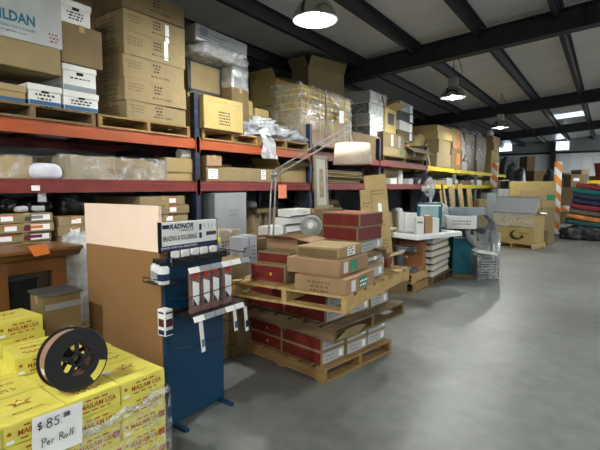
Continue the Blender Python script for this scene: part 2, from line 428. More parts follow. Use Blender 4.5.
for k, (y, w) in enumerate(((4, 'opposite the flooring cartons'), (13.7, 'opposite the rug pile'), (23, 'before the far wall'))):  # extra lamps out of view, added for more light from the right
    high_bay(7.2, y, 3.7, 'high bay lamp near the right wall, '+w)
    high_bay(3.2, y, 3.5, 'round high bay lamp in the open right half of the hall, '+w)

# ================================================================= RACKS
PY = [-1.5, 1.08, 3.62, 6.048, 8.703, 11.66]          # orange and red rack posts
Z1, Z2 = 1.67, 2.17
XF, XB = -4.0, -5.08
def upright(parent, y, m, ztop, xf=XF):
    u = None
    bm = BM()
    for x in (xf-.04, XB-.04):
        bx(bm, (.075, .07, ztop), (x, y, ztop/2)); bx(bm, (.13, .12, .01), (x, y, .005))
        z = .12
        while z < ztop-.05:
            for q in (-.016, .016): bx(bm, (.002, .012, .026), (x+.038, y+q, z), mi=1)
            bx(bm, (.03, .002, .026), (x, y-.036, z), mi=1); z += .1
    u = new('upright_post_pair', bm, [m, BLK], parent)
    bm = BM(); z = .2; s = 1
    while z+.5 < ztop:
        a = (xf-.05, y, z if s > 0 else z+.5); b = (XB-.03, y, z+.5 if s > 0 else z); tube(bm, [a, b], .016, 6); s = -s; z += .5
    new('diagonal_brace', bm, m, u)
def beam(parent, y0, y1, z, m, x=XF, nm='front_beam'):
    bm = BM(); L = y1-y0-.07
    prism(bm, [(x-.05, z-.12), (x, z-.12), (x, z-.03), (x-.018, z-.026), (x-.018, z), (x-.05, z)], 1, y0+.035, y1-.035)
    bx(bm, (.012, .06, .18), (x+.003, y0+.005, z-.07)); bx(bm, (.012, .06, .18), (x+.003, y1-.005, z-.07))
    new(nm, bm, m, parent)
rk = thing('pallet_rack', 'long navy pallet rack with orange upper beams and dark red middle beams', 'storage rack', (0,0,0))
for i, y in enumerate(PY): upright(rk, y, POST, [2.7, 2.7, 2.7, 2.62, 2.62, 2.66][i])
for i in range(5):
    top = ORNG if i < 3 else REDB
    beam(rk, PY[i], PY[i+1], Z2, top); beam(rk, PY[i], PY[i+1], Z1, REDB)
    beam(rk, PY[i], PY[i+1], Z2-.03, REDB, XB+.05, 'rear_beam'); beam(rk, PY[i], PY[i+1], Z1, REDB, XB+.05, 'rear_beam')
DECK = mat('particle_board', (134,104,66), .8, var=.15)
for i in range(5):
    bm = BM(); bx(bm, (1.0, PY[i+1]-PY[i]-.09, .016), ((XF+XB)/2-.02, (PY[i]+PY[i+1])/2, Z1-.008-.0)); new('shelf_board', bm, DECK, rk)
    if i < 3:
        for k in range(4): new('deck_support', bx(BM(), (1.0, .05, .03), ((XF+XB)/2-.01, PY[i]+.4+k*.58, Z2-.045)), DKST, rk)
PYY = [14.4, 17.2, 20.0, 22.8]
ry = thing('pallet_rack', 'far pallet rack run with bright yellow beams and grey posts', 'storage rack', (0,0,0))
for y in PYY: upright(ry, y, POSTG, 2.6)
ys = [11.76]+PYY
for i in range(4):
    for z in (Z2, Z1):
        beam(ry, ys[i], ys[i+1], z, YELB); beam(ry, ys[i], ys[i+1], z, YELB, XB+.05, 'rear_beam')
    bm = BM(); bx(bm, (1.0, ys[i+1]-ys[i]-.1, .016), ((XF+XB)/2, (ys[i]+ys[i+1])/2, Z1-.008)); new('shelf_board', bm, DECK, ry)
# tags on the beams
p = onX(35.5, 188, XF+.004)
bm = BM(); bx(bm, (.002, .07, .045), (XF+.006, p.y, p.z)); tag(new('beam_label', bm, LAB), 'small white label stuck on the dark red beam at far left', 'label')
p = onX(283, 191.5, XF+.03)
bm = BM(); bx(bm, (.003, .2, .2), (XF+.02, p.y, p.z)); tag(new('price_tag', bm, mat('salmon_card', (236,142,112), .6)), 'square salmon pink tag on the red middle beam behind the lamp arm', 'tag')
# ================================================================= GOODS ON THE UPPER LEVEL
ZP = Z2+.125
def rpal(x0, x1, label, m=WOOD, dep=1.05, z=Z2):
    a = onX(x0, 130, XF).y; b = onX(x1, 130, XF).y
    pallet((XF-.0-dep/2, (a+b)/2, z), dep, b-a, label, m, 0, 'pallets on the upper rack beams', 'y')
rpal(-45, 96, 'wooden pallet under the white storage boxes on the orange beam', WOODG)
rpal(99, 190, 'wooden pallet under the tall stack of printed cartons')
rpal(202.5, 258, 'wooden pallet under the tan carton beside the navy post')
rpal(260, 308.5, 'wooden pallet under the heap of plastic bags')
rpal(315, 372, 'wooden pallet under the film wrapped strapped cartons', WOODG)
rpal(384, 424, 'wooden pallet on the red beam under printed open boxes', WOODG)
# --- storage boxes, far left
def storage(x0, x1, yt, zb, label, band=None, dep=.4, m=WHT, Xf=-3.99, lid=True, hole=True, seed=1, rows=4, sc=1):
    a, b, h = rsz(x0, x1, yt, zb, Xf); s = (dep, b-a, h)
    t = thing('storage_box', label, 'storage box', (Xf-dep/2, (a+b)/2, zb), 0, 'storage boxes on the top shelf')
    bm = BM(); bx(bm, (s[0]-.02, s[1]-.02, h-.01), (0,0,(h-.01)/2), bev=.003); jit(bm, .001); new('box_body', bm, m, t)
    bm = BM(); bx(bm, (s[0]-.004, s[1]-.004, .055), (0,0,h-.028), bev=.004); l = new('lid', bm, m, t)
    if hole:
        bm = BM(); tube(bm, [(0,-.03,0),(0,.03,0)], .016, 10); bmesh.ops.transform(bm, matrix=Matrix.Translation((s[0]/2-.017,0,h*.68)), verts=bm.verts); new('hand_hole', bm, BLK, t)
    s2 = (s[0]-.018, s[1]-.02, h)
    if band:
        patch(t, s2, '+X', 0, -.38, s2[1]-.006, h*.2, band, 'printed_band'); patch(t, s2, '-Y', 0, -.38, s2[0]-.006, h*.2, band, 'printed_band')
    if rows: dashes(t, s2, '+X', 0, .0, s2[1]*.6, rows, .026*sc, INK, seed=seed)
    return t, s, zb+h
storage(-22, 27.5, 78, ZP, 'tan file box with white paper label and blue base band, far left', BLUEP, m=CB2, hole=False, rows=0)
storage(28.5, 63, 82, ZP, 'white storage box with black hand hole and bold black print', BLUEP, rows=4, sc=1.25, seed=3)
_, s_, z_ = storage(64, 100, 89, ZP, 'white storage box with broad blue band, lower of the two by the big carton stack', BLUEP, rows=2, seed=5)
_, s_, z_ = storage(63, 97.5, 62, z_, 'white storage box with taped paper label, on top of the blue banded box', GRYB, Xf=-4.0, rows=1, seed=6)
t, s, z_ = rb(61, 102, 20, z_, .5, 'plain square brown carton between two white storage boxes', Xf=-3.98, m=CB3)
storage(60, 92, -4, z_, 'white storage box with hand hole at the top of its pile', None, rows=3, seed=8)
p = patch(None, (0,0,0), '+X', 0, 0, .17, .1, LAB) if 0 else None
t, s, z_ = rb(-32, 60.5, 27, ZP+.27, .55, 'long tan carton lying across the file boxes under the white carton', Xf=-3.96, m=CB)
t, s, z2_ = rb(-40, 60, -44, z_, .55, 'large white carton with blue green lettering at the top left corner', Xf=-3.95, m=WHTD)
t.name = 'printed_carton'
yr_ = onX(35, 27, -3.95).y; yl_ = onX(-11, 14, -3.95).y; tw = yr_-yl_; uc = ((yr_+yl_)/2-t.location.y)/s[1]
zz1 = (onX(20, 18, -3.95).z-z_)/s[2]-.5; zz2 = (onX(10, 22, -3.95).z-z_)/s[2]-.5; zz3 = (onX(10, 28, -3.95).z-z_)/s[2]-.5
words(t, s, '+X', uc, zz1, tw, 'GILDAN', TEAL, h=.085)
words(t, s, '+X', uc, zz1-.085/s[2]*.95, tw*1.03, 'PIONEERING THE STANDARD', TEAL, h=.022)
words(t, s, '+X', uc-.03, zz1-.085/s[2]*1.4, tw*.72, 'www.gildan.com', INK, h=.02)
dashes(t, s, '+X', .40, -.28, .09, 3, .03, INKR, seed=4)
# --- tall stack of six printed cartons and the ones behind it
ybs = (124, 99, 76, 53, 29, 7, -16); zz = [onX(125, y, XF).z for y in ybs]; zz[0] = ZP
ordn = ['bottom', 'second from the bottom', 'third from the bottom', 'fourth from the bottom', 'second from the top', 'top']
ya, yb = onX(125, 90, XF).y, onX(186, 90, XF).y
for k in range(6):
    s = (.52, yb-ya-.01, zz[k+1]-zz[k]); off = random.uniform(-.012, .012)
    t = carton((XF-.26+off, (ya+yb)/2+random.uniform(-.01,.01), zz[k]), s, '%s carton of the tall printed stack%s' % (ordn[k], [' on its pallet', '', ', with pale square sticker', '', ', with white strip label', ' cut by the picture edge'][k]), [CB, CB, CB, CB, CB, CB3][k], radians(random.uniform(-1.5,1.5)), 'cartons of the tall printed stack')
    dashes(t, s, '+X', .02, .3, .1, 3, .032, INK, seed=k+10)
    words(t, s, '+X', .08, -.22, .24, 'MADE IN CHINA', INK, h=.022)
    dashes(t, s, '+X', -.33, .25, .18, 3, .03, CB3, seed=k+30)
    for v in (.2, -.2): dashes(t, s, '-Y', 0, v, .3, 2, .035, CB3, seed=k+50)
    if k == 1: patch(t, s, '+X', .32, -.02, .09, .08, CBP)
    if k == 4: patch(t, s, '+X', .18, -.1, .05, .2, LAB)
    if k == 3: patch(t, s, '+X', .16, .1, .05, .2, LAB)
for k in range(4):
    s = (.5, .4, zz[k+1]-zz[k]-.002)
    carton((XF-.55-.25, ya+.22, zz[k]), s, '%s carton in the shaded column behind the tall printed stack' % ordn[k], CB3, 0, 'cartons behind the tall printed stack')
s = (.5, .34, .24)
t = carton((XF-.82, ya+.14, zz[4]), s, 'tilted pinkish carton pushed out behind the tall printed stack', CBP, radians(6), 'cartons behind the tall printed stack'); dashes(t, s, '-Y', 0, .1, .3, 3, .05, CB3, seed=3)
s = (.52, .42, .3)
t = carton((XF-.9, ya+.1, zz[4]+.24), s, 'large pinkish carton high behind the tall printed stack', CBP, radians(-3), 'cartons behind the tall printed stack'); dashes(t, s, '-Y', .1, .1, .3, 3, .06, CB3, seed=5)
# --- between the printed stack and the tan carton
_, s, z_ = rb(188, 219, 92, Z2+.01, .5, 'tall tan carton half hidden behind the navy rack post', Xf=-4.42, m=CB)
t, s, z3 = rb(188, 222, 57, z_, .55, 'tan carton with dark frame edging under the film bundles', Xf=-4.4, m=CB)
for u in (-.46, .46): patch(t, s, '+X', u, 0, .05, s[2]-.01, DGRY, 'dark_edge')
patch(t, s, '+X', 0, -.42, s[1]-.01, .04, DGRY, 'dark_edge'); patch(t, s, '+X', 0, .44, s[1]-.01, .03, DGRY, 'dark_edge')
bm = shell((.45, .30, .3), .0, .03, 7, 8, 3); b = new('wrapped_parcel', bm, mat('silver_wrap', (186,188,186), .22, metal=.55, var=.1, bump=.5, bscale=9), smooth=True)
q = onX(235, 90, -4.3); b.location = (-4.42, q.y, q.z); tag(b, 'silver film wrapped parcel at the end of the dark framed carton', 'parcel')
carton((-4.42, q.y, Z2+.01), (.45, .34, q.z-Z2-.012), 'upright brown carton carrying the silver film parcel', CB3, 0)
q0 = onX(186, 60, -4.4).y; q1 = onX(240, 60, -4.4).y
bm = blob((.6, q1-q0, .22), .22, 3, 4, 8); b = new('film_bundle', bm, FILMW, smooth=True); b.location = (-4.42, (q0+q1)/2, z3); tag(b, 'crumpled clear film bundle lying under the long white carton', 'plastic bundle')
bm = BM(); bx(bm, (.42, q1-q0-.1, .2), (0,0,.1), (0,0,0), bev=.01); 
t = thing('long_carton', 'long white printed carton on top of the film bundles', 'box', (-4.42, (q0+q1)/2-.03, z3+.16)); t.rotation_euler = (radians(-3), 0, radians(-3))
new('carton_body', bm, WHTD, t); sL = (.42, q1-q0-.1, .2)
dashes(t, sL, '+X', -.2, .1, .5, 3, .04, GRYP, seed=2); patch(t, sL, '+X', -.36, .1, .12, .1, GRYB)
patch(t, sL, '+X', 0, -.4, sL[1]-.02, .03, LAB)
# --- big tan carton with print beside the post
t, s, z_ = rb(204, 243, 94, ZP, .6, 'yellowish tan carton with small black print beside the navy post', Xf=-3.93, m=CBY)
dashes(t, s, '+X', .0, .05, .2, 5, .035, INK, seed=21); patch(t, s, '+X', 0, .35, s[1]-.02, .003, CB3, 'crease')
# --- small cartons and the big open carton behind the bags
y0 = onX(242, 110, -4.45).y
for k, (x0, x1, yt, zb, lab) in enumerate(((238, 254, 96, 2.62, 'small tan carton on the parcel pile, left of two'), (256, 270, 104, 2.55, 'small tan carton on the parcel pile, right of two'))):
    a, b, h = rsz(x0, x1, yt, zb, -4.25)
    carton((-4.47, (a+b)/2, zb), (.4, b-a, .2), lab, CBY, radians(-8+10*k), 'small tan cartons by the bags')
a, b, h = rsz(238, 271, 105, ZP, -4.2)
carton((-4.48, (a+b)/2, ZP), (.5, b-a, .255), 'flat brown carton carrying the two small tan cartons', CB3)
XO = -4.74; yc = onX(276, 110, XO).y; xk = onY(250, 95, yc).x; yd = onX(311, 110, XO).y
zt = onX(276, 77, XO).z
s = (min(XO-xk, 1.2), yd-yc, zt-ZP)
t = open_carton((XO-s[0]/2, (yc+yd)/2, ZP), s, 'huge open tan carton rising behind the plastic bags', CBY, radians(0), angs=(-12, 62, 25, 48), fl=.17, name='large_open_carton')
dashes(t, s, '-Y', .1, .1, .4, 1, .06, CB3, seed=2)
t, s, z_ = rb(315, 341, 66, Z2+.55, .5, 'open dark tan carton with raised flaps near the ceiling', Xf=-4.75, kind='o', m=CB, rz=radians(-14), angs=(65, 70, 85, 60), fl=.22)
rb(314, 341, 100, Z2+.01, .5, 'brown carton beneath the raised flap carton, behind the straps', Xf=-4.75, m=CB3)
# --- heap of clear plastic bags and its hanging tail
a = onX(243, 130, -4.1).y; b = onX(308, 130, -4.1).y
spots = [(0.02,0,.7,.5,.22),(.2,.03,.7,.5,.26),(.4,-.02,.75,.5,.24),(.62,.05,.75,.5,.2),(.84,.0,.7,.42,.16),(.3,-.1,.5,.4,.16)]
bagl = ['leftmost', 'second from left', 'middle', 'second from right', 'rightmost', 'topmost']
for k, (u, dx, wx, wy, hz) in enumerate(spots):
    bm = blob((wx, wy+.1, hz), .3, 3.5, 4, 11+k, crease=.8); o = new('plastic_bag', bm, FILMW if k % 2 else mat('grey_film_bag', (150,154,158), .25, var=.25, scale=10, bump=.8, bscale=12), smooth=True)
    o.location = (-4.36+dx*.3, a+.2+u*(b-a-.35), ZP+(.18 if k == 5 else 0)); tag(o, '%s crumpled clear plastic bag of the heap on the orange beam' % bagl[k], 'plastic bag', 'plastic bags heaped on the orange beam')
q = onX(266, 140, XF+.03)
bm = BM(); n = 14
rows = []
for i in range(n):
    v = i/(n-1); row = []
    for k in range(10):
        w = (k/9-.5)*(.34-.2*abs(v-.9)); yy = q.y+w+.04*v; zz_ = 2.45-.45*v; xx = (-4.1+.16*min(1, v*2.5))+.02*sin(k*2.2+i)*v
        row.append(bm.verts.new((xx+.012*sin(k*5), yy+.012*noise.noise((k, i*.5, 0)), zz_)))
    rows.append(row)
for i in range(n-1):
    for k in range(9): bm.faces.new((rows[i][k], rows[i][k+1], rows[i+1][k+1], rows[i+1][k]))
tag(new('plastic_sheet', bm, FILMW, smooth=True), 'torn plastic sheet tail hanging over the orange beam', 'plastic sheet')
# film draped on the big open carton
bm = blob((.18, .6, .55), .25, 3, 4, 31, flat=False); o = new('plastic_sheet', bm, FILMC, smooth=True); o.location = (-4.5, yc+.2, ZP+.3); tag(o, 'clear film sheet clinging to the front of the huge open carton', 'plastic sheet')
# --- strapped and wrapped cartons
STRAP = mat('yellow_strap', (226,200,40), .4)
cols = ((301, 325), (326, 350)); names = ['left', 'right']
zq = onX(325, 91.5, -4.12).z-ZP; zl = [ZP+zq*f_ for f_ in (0, .27, .53, .77, 1)]
for c, (x0, x1) in enumerate(cols):
    for k in range(4):
        a = onX(x0, 120, -4.12).y; b = onX(x1, 120, -4.12).y
        s = (.55, b-a-.01, zl[k+1]-zl[k]-.004)
        t = carton((-4.395, (a+b)/2, zl[k]), s, '%s carton in the %s column of the yellow strapped wrapped load' % (['bottom', 'second', 'third', 'top'][k], names[c]), [CBP, CB2, CB2, CBY][k], radians(random.uniform(-1.5,1.5)), 'cartons of the yellow strapped load')
        bm = BM()
        if k >= 2: 
            for v in (.3, .7): bx(bm, (.002, s[1]+.002, .014), (s[0]/2+.004, 0, s[2]*v)); 
            for v in (.3, .7): bx(bm, (s[0]+.002, .002, .014), (0, -s[1]/2-.004, s[2]*v)); 
        for u in (-.25, .28): bx(bm, (.002, .012, s[2]), (s[0]/2+.005, u*s[1], s[2]/2)); 
        new('strap', bm, STRAP, t)
a = onX(300, 120, -4.12).y; b = onX(350, 120, -4.12).y
bm = shell((.57, b-a, zq), .02, .04, 5, 16, 3, top=True); o = new('stretch_wrap', bm, film('load_film', lo=.0, hi=.4, scale=7, rough=.12), smooth=True); o.location = (-4.395, (a+b)/2, ZP); tag(o, 'clear stretch film wound round the yellow strapped cartons', 'plastic wrap')
bm = BM(); bx(bm, (.003, .16, .22), (0,0,0)); q = onX(342, 117, -4.02); o = new('paper_sheet', bm, LAB); o.location = (-4.03, q.y, q.z); o.rotation_euler = (.1,.05,0); tag(o, 'white paper sheet taped to the strapped load', 'paper')
# --- white wrapped load, bright right side
_, s, z_ = rb(352, 384, 131, Z2+.004, .7, 'dark brown carton on the red beam under the white wrapped cartons', Xf=-4.08, m=CB3)
yc = onX(369.5, 110, -4.15).y; yd = onX(386, 110, -4.15).y
zt = onX(369.5, 90, -4.15).z; n = 4
for k in range(n):
    h = (zt-z_)/n
    s = (.62, yd-yc-.02, h-.004)
    t = carton((-4.15-.31+random.uniform(-.015,.015), (yc+yd)/2, z_+k*h), s, '%s white carton of the film wrapped stack above the dark carton' % ['bottom','second','third','top'][k], WHT if k != 2 else WHTD, radians(random.uniform(-2,2)), 'white cartons of the wrapped stack')
    patch(t, s, '-Y', 0, 0, s[0]-.01, h-.02, GRYP if k % 2 else DGRY, 'shaded_print'); dashes(t, s, '+X', .1, 0, .2, 2, .05, GRYP, seed=k)  # grey side panels put the shade into the white cartons' colour
bm = shell((.64, yd-yc, zt-z_), .02, .03, 6, 12, 9); o = new('stretch_wrap', bm, FILMC, smooth=True); o.location = (-4.46, (yc+yd)/2, z_); tag(o, 'clear stretch film round the white carton stack', 'plastic wrap')
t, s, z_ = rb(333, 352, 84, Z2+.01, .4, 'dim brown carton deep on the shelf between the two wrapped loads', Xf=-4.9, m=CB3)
# --- bay beside the third and fourth post
g = 'mixed cartons on the dark red upper beams'
t, s, z_ = rb(383, 405, 146, ZP, .6, 'long tan carton resting on its pallet right of the third navy post', Xf=-4.0, m=CB, group=g)
patch(t, s, '+X', .3, .1, .12, .1, LABG)
t, s, z_ = rb(383, 404, 131, z_, .6, 'brown carton with grey tape labels above the long tan carton', Xf=-4.0, m=CB3, group=g)
patch(t, s, '+X', -.1, 0, .14, s[2]*.8, WHTD); patch(t, s, '+X', .25, 0, .14, s[2]*.8, GRYB)
t, s, q_ = rb(385, 396, 107, z_, .5, 'open tan carton with torn front flap beside the white wrapped stack', Xf=-4.1, kind='o', m=CBY, group=g, angs=(20, 80, 80, 60), fl=.25)
bm = BM(); bx(bm, (.004, s[1]*.5, s[2]*.5), (0,0,0)); 
patch(t, s, '+X', 0, .1, s[1]*.55, s[2]*.45, BLK, 'torn_opening')
zz_ = z_
for k in range(4):
    a, b, h = rsz(397, 412, 130, z_, -4.35)
    s = (.5, b-a, .235); m = [CB3, WHT, DGRY, WHTD][k]
    t = carton((-4.6, (a+b)/2+.05*(k % 2), zz_), s, ['brown carton at the foot of the white labelled pile', 'white labelled carton second in the pile beside the bag', 'dark striped carton near the top of the labelled pile', 'silvery carton topmost on the labelled pile'][k], m, radians(random.uniform(-4,4)), g)
    patch(t, s, '+X', .35, 0, .16, s[2]*.8, LAB); dashes(t, s, '+X', .35, .2, .12, 3, .05, INK, seed=k)
    zz_ += .24
t, s, z4 = rb(405, 426, 146, ZP, .6, 'open brown carton with dark mouth beside the fourth navy post', Xf=-4.0, kind='o', m=CB3, group=g, angs=(-30, 60, 30, 160), fl=.3)
patch(t, s, '+X', -.1, -.05, .17, s[2]*.5, WHTD)
bm = blob((.5, .7, .5), .16, 2, 4, 41); o = new('paper_sack', bm, mat('beige_sack', (214,194,140), .7, var=.1, bump=.3), smooth=True); q = onX(420, 139, -4.5); o.location = (-4.62, q.y, 2.62); tag(o, 'bulging beige paper sack sitting above the open brown carton', 'sack')
carton((-4.62, q.y, Z2+.01), (.5, .8, .44), 'shaded carton beneath the beige paper sack', CB3, 0, g)
bm = BM(); bx(bm, (.4,.5,.12), (0,0,.06), bev=.03); q = onX(433, 132, -4.6); o = new('white_pouch', bm, PLA); o.location = (-4.7, q.y, 2.72); tag(o, 'white and blue pouch lying behind the leaning boards', 'pouch')
carton((-4.7, q.y, Z2+.01), (.5, .8, .54), 'plain carton under the white and blue pouch', CB, 0, g)
# leaning boards
for k in range(4):
    q = onX(431+k*3.6, 168, -4.05-.05*k); L = [.62,.7,.75,.6][k]
    bm = BM(); bx(bm, (.03, .24, L), (0,0,L/2)); o = new('cardboard_sheet', bm, CBY if k % 2 else CB2)
    o.location = (-4.12-.09*k, q.y+.1, Z2+.01); o.rotation_euler = (radians(4), radians(-10), radians(10)); o.rotation_euler[0] = radians(16)
    tag(o, '%s tan cardboard sheet leaning over the start of the yellow beam' % ['first','second','third','fourth'][k], 'cardboard sheet', 'leaning tan cardboard sheets')
# --- yellow bays
g = 'goods on the upper yellow beams'
def stack(x0, x1, ys, dep, labs, Xf=-4.0, ms=None, zb=Z2+.004, group=g, simple=False):
    z = zb; a = onX(x0, 150, Xf).y; t = None; b = onX(x1, 150, Xf).y
    for k, y in enumerate(ys):
        zt = onX(x0, y, Xf).z; s = (dep, b-a-.02, zt-z-.003)
        t = carton((Xf-dep/2+random.uniform(-.03,.03), (a+b)/2+random.uniform(-.03,.03), z), s, labs[k], (ms or [CB, CB2, CB3])[k % len(ms or [1,2,3])], radians(random.uniform(-3,3)), group, simple=simple); z = zt
        if 'orange sticker' in labs[k]: patch(t, s, '+X', .1, 0, s[1]*.3, s[2]*.6, LABO)
    return z
stack(437, 451, (152, 138, 130, 124), .8, ['wide film wrapped tan carton at the foot of the first yellow bay stack', 'second carton of the first yellow bay stack', 'yellowish slatted carton third in the first yellow bay stack', 'topmost carton of the first yellow bay stack'], ms=[CB, CB, CBY, CB2])
t_ = stack(452, 462, (148, 136, 127), .8, ['brown taped carton with orange sticker in the first yellow bay', 'middle tan carton over the orange stickered one', 'carton with torn lid topping the orange stickered pile'], ms=[CB3, CBP, CB2])

bm = blob((.6, .62, 1.05), .12, 2.4, 4, 51); o = new('wrapped_bundle', bm, mat('white_wrap', (206,206,204), .25, var=.1, bump=.5, bscale=6), smooth=True); q = onX(463.5, 150, -4.1); o.location = (-4.4, q.y, Z2+.3); tag(o, 'white film wrapped upright bundle left of the domed loads', 'wrapped load')
carton((-4.35, q.y, Z2+.004), (.6, .6, .29), 'pale lilac square carton under the white wrapped bundle', WHTD, 0, g)
for k, (x0, x1, yt) in enumerate(((467, 478, 128), (478, 489, 131))):
    a = onX(x0, 150, -4.0).y; b = onX(x1, 150, -4.0).y; zt = onX((x0+x1)/2, yt, -4.0).z-Z2
    t = carton((-4.45, (a+b)/2, Z2+.004), (.7, b-a-.12, zt*.86), ['brown carton tower inside the left grey domed film load', 'brown carton tower inside the right grey domed film load'][k], CB3, 0, g)
    bm = blob((.92, b-a+.02, zt), .1, 2.6, 4, 60+k, crease=.4); o = new('wrapped_load', bm, FILM, smooth=True); o.location = (-4.45, (a+b)/2, Z2); tag(o, ['domed load under shiny film in the second yellow bay, left one', 'domed load under shiny film in the second yellow bay, right one'][k], 'wrapped load', 'domed film wrapped loads')
ztop_ = stack(492.5, 499.5, (158, 150, 142, 135), .6, ['bottom tan carton of the thin column at the rack end', 'second tan carton of the thin column at the rack end', 'third tan carton of the thin column at the rack end', 'top tan carton of the thin column at the rack end'], ms=[CB2, CBY, CB2, CBP])
bm = blob((.24,.3,.3), .2, 3, 3, 5); o = new('wrapped_parcel', bm, PLA, smooth=True); q = onX(496, 150, -4.0); o.location = (-4.25, q.y, q.z+.05); o.location.z = ztop_; tag(o, 'small white parcel on top of the thin carton column', 'parcel')

# ================================================================= MIDDLE LEVEL
g = 'goods on the dark red middle beams'
t, s, z_ = rb(-20, 33, 154, Z1, .6, 'film wrapped tan carton at the far left of the middle shelf', Xf=-4.04, m=CB2, group=g)
bm = shell(s, .012, .012, 8, 10, 4); o = new('stretch_wrap', bm, FILMC, t, True)
bm = blob((.22, .3, .14), .08, 2, 4, 6, crease=.3); o = new('foam_bag', bm, mat('white_foam', (208,208,222), .5), smooth=True); q = onX(46, 178, -4.05); o.location = (-4.1, q.y, Z1); tag(o, 'rounded white foam bag beside the wrapped carton', 'bag')
# long crumpled carton
a = onX(63, 170, -4.03).y; b = onX(166, 170, -4.03).y; h = onX(70, 155, -4.03).z-Z1
t = thing('long_carton', 'long crushed brown carton in film on the middle shelf', 'box', (-4.33, (a+b)/2, Z1), 0, g)
bm = BM(); bx(bm, (.56, b-a, h), (0,0,h/2)); bmesh.ops.subdivide_edges(bm, edges=bm.edges[:], cuts=12, use_grid_fill=True)
for v in bm.verts:
    u = (v.co.y-(a-b)/2)/(b-a); k = v.co.z/h
    v.co.z *= 1-.28*max(0, u-.75)*4*(1 if u > .75 else 0)+.05*noise.noise((u*6, v.co.x*4, 0))
    v.co += Vector((.02, 0, 0))*noise.noise(v.co*5)*k*1.5; v.co.z = max(0, v.co.z)
new('carton_body', bm, CB, t, True); sL = (.57, b-a, h)
dashes(t, sL, '+X', .02, -.05, .3, 3, .028, CB3, seed=9, off=.012)
bm = shell((.57, b-a, h), .01, .015, 6, 10, 14, top=False); new('stretch_wrap', bm, FILMC, t, True)
bm = BM(); bx(bm, (.03, 1.5, .32), (0,0,.16)); q = onX(42, 160, -4.8); o = new('grey_board', bm, mat('grey_board', (118,120,116), .7)); o.location = (-4.85, q.y+.3, Z1); o.rotation_euler = (0, radians(-7), 0); tag(o, 'grey white board standing at the back of the middle shelf', 'board', g)
t, s, z_ = rb(166, 197, 157, Z1, .5, 'tan carton with folded front flap left of the navy post', Xf=-4.06, m=CB2, group=g)
bm = BM(); prism(bm, [(-s[1]/2, .0), (s[1]/2+.03, 0), (s[1]/2-.0, s[2]*.62), (-s[1]/2, s[2]*.6)], 0, 0, .006); bmesh.ops.transform(bm, matrix=Matrix.Translation((s[0]/2+.004, 0, s[2]*.38)), verts=bm.verts); new('flap', bm, CB2, t)
bm = BM(); tube(bm, [(0,-.1,0),(0,.1,0)], .055, 20); q = onX(186, 155, -4.12); o = new('paper_roll', bm, WHT, smooth=False); o.location = (-4.13, q.y, z_+.055); tag(o, 'short white paper roll on the flap front carton', 'roll')
t, s, z_ = rb(206, 279, 166, Z1, .62, 'very long open tan carton on the middle shelf behind the lamp', Xf=-4.02, kind='o', m=CB, group=g, angs=(None, 85, None, None), fl=.08)
patch(t, s, '+X', -.42, .0, .16, .12, LAB); dashes(t, s, '+X', -.42, .2, .1, 4, .025, GRYP, off=.004); patch(t, s, '+X', .25, .05, .1, .13, LAB); dashes(t, s, '+X', .25, .3, .07, 4, .03, GRYP, off=.004)
t, s, q_ = rb(207, 222, 155, z_, .3, 'small square tan carton on the left end of the long open one', Xf=-4.0, m=CBP, group=g)
t, s, z_ = rb(281, 306, 166, Z1, .5, 'tan carton with slanting flap between lamp arms and picture frame', Xf=-4.06, kind='o', m=CB2, group=g, angs=(30, 60, None, 40), fl=.16)
for k in range(7):
    a = onX(318, 175, -4.08).y; b = onX(364, 175, -4.08).y
    bm = BM(); bx(bm, (.7, b-a-random.uniform(0,.15), .02), (0,0,.01)); bmesh.ops.subdivide_edges(bm, edges=bm.edges[:], cuts=5, use_grid_fill=True)
    for v in bm.verts: v.co.z += .012*noise.noise((v.co.x*2, v.co.y*2.2, k))+.006
    o = new('folded_carton', bm, CB if k % 2 else CB3); o.location = (-4.45+random.uniform(-.03,.03), (a+b)/2+random.uniform(-.05,.05), Z1+k*.034); o.rotation_euler = (0,0,radians(random.uniform(-2,2)))
    tag(o, '%s flattened brown carton in the thin pile right of the picture frame' % ['bottom','second','third','fourth','fifth','second from top','topmost'][k], 'folded carton', 'flattened cartons on the middle shelf')
t, s, z_ = rb(384, 398, 168, Z1, .5, 'shaded brown carton on the middle shelf behind the leaning tall carton', Xf=-4.4, m=CB, group=g)
bm = BM(); tube(bm, [(0,0,0),(0,0,.34)], .07, 20); q = onX(403.5, 180, -4.1); o = new('paper_roll', bm, WHT); o.location = (-4.2, q.y, Z1); tag(o, 'white roll standing upright on the middle shelf near the fan', 'roll')
t, s, z_ = rb(391, 397, 178, Z1, .3, 'small white carton on the middle shelf beside the upright roll', Xf=-4.1, m=WHT, group=g)
# dim goods at the back of the middle shelf
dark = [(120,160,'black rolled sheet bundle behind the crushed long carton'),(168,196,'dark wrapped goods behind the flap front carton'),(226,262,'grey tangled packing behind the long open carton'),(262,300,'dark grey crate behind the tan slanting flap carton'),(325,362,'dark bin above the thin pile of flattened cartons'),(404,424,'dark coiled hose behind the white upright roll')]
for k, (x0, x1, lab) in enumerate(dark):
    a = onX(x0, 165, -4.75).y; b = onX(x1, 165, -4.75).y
    bm = blob((.5, b-a, .38), .25, 2.5, 3, 70+k, crease=.5); o = new('dark_bundle', bm, DGRY, smooth=True); o.location = (-4.8, (a+b)/2, Z1); tag(o, lab, 'bundle', 'dim bundles at the back of the middle shelf')
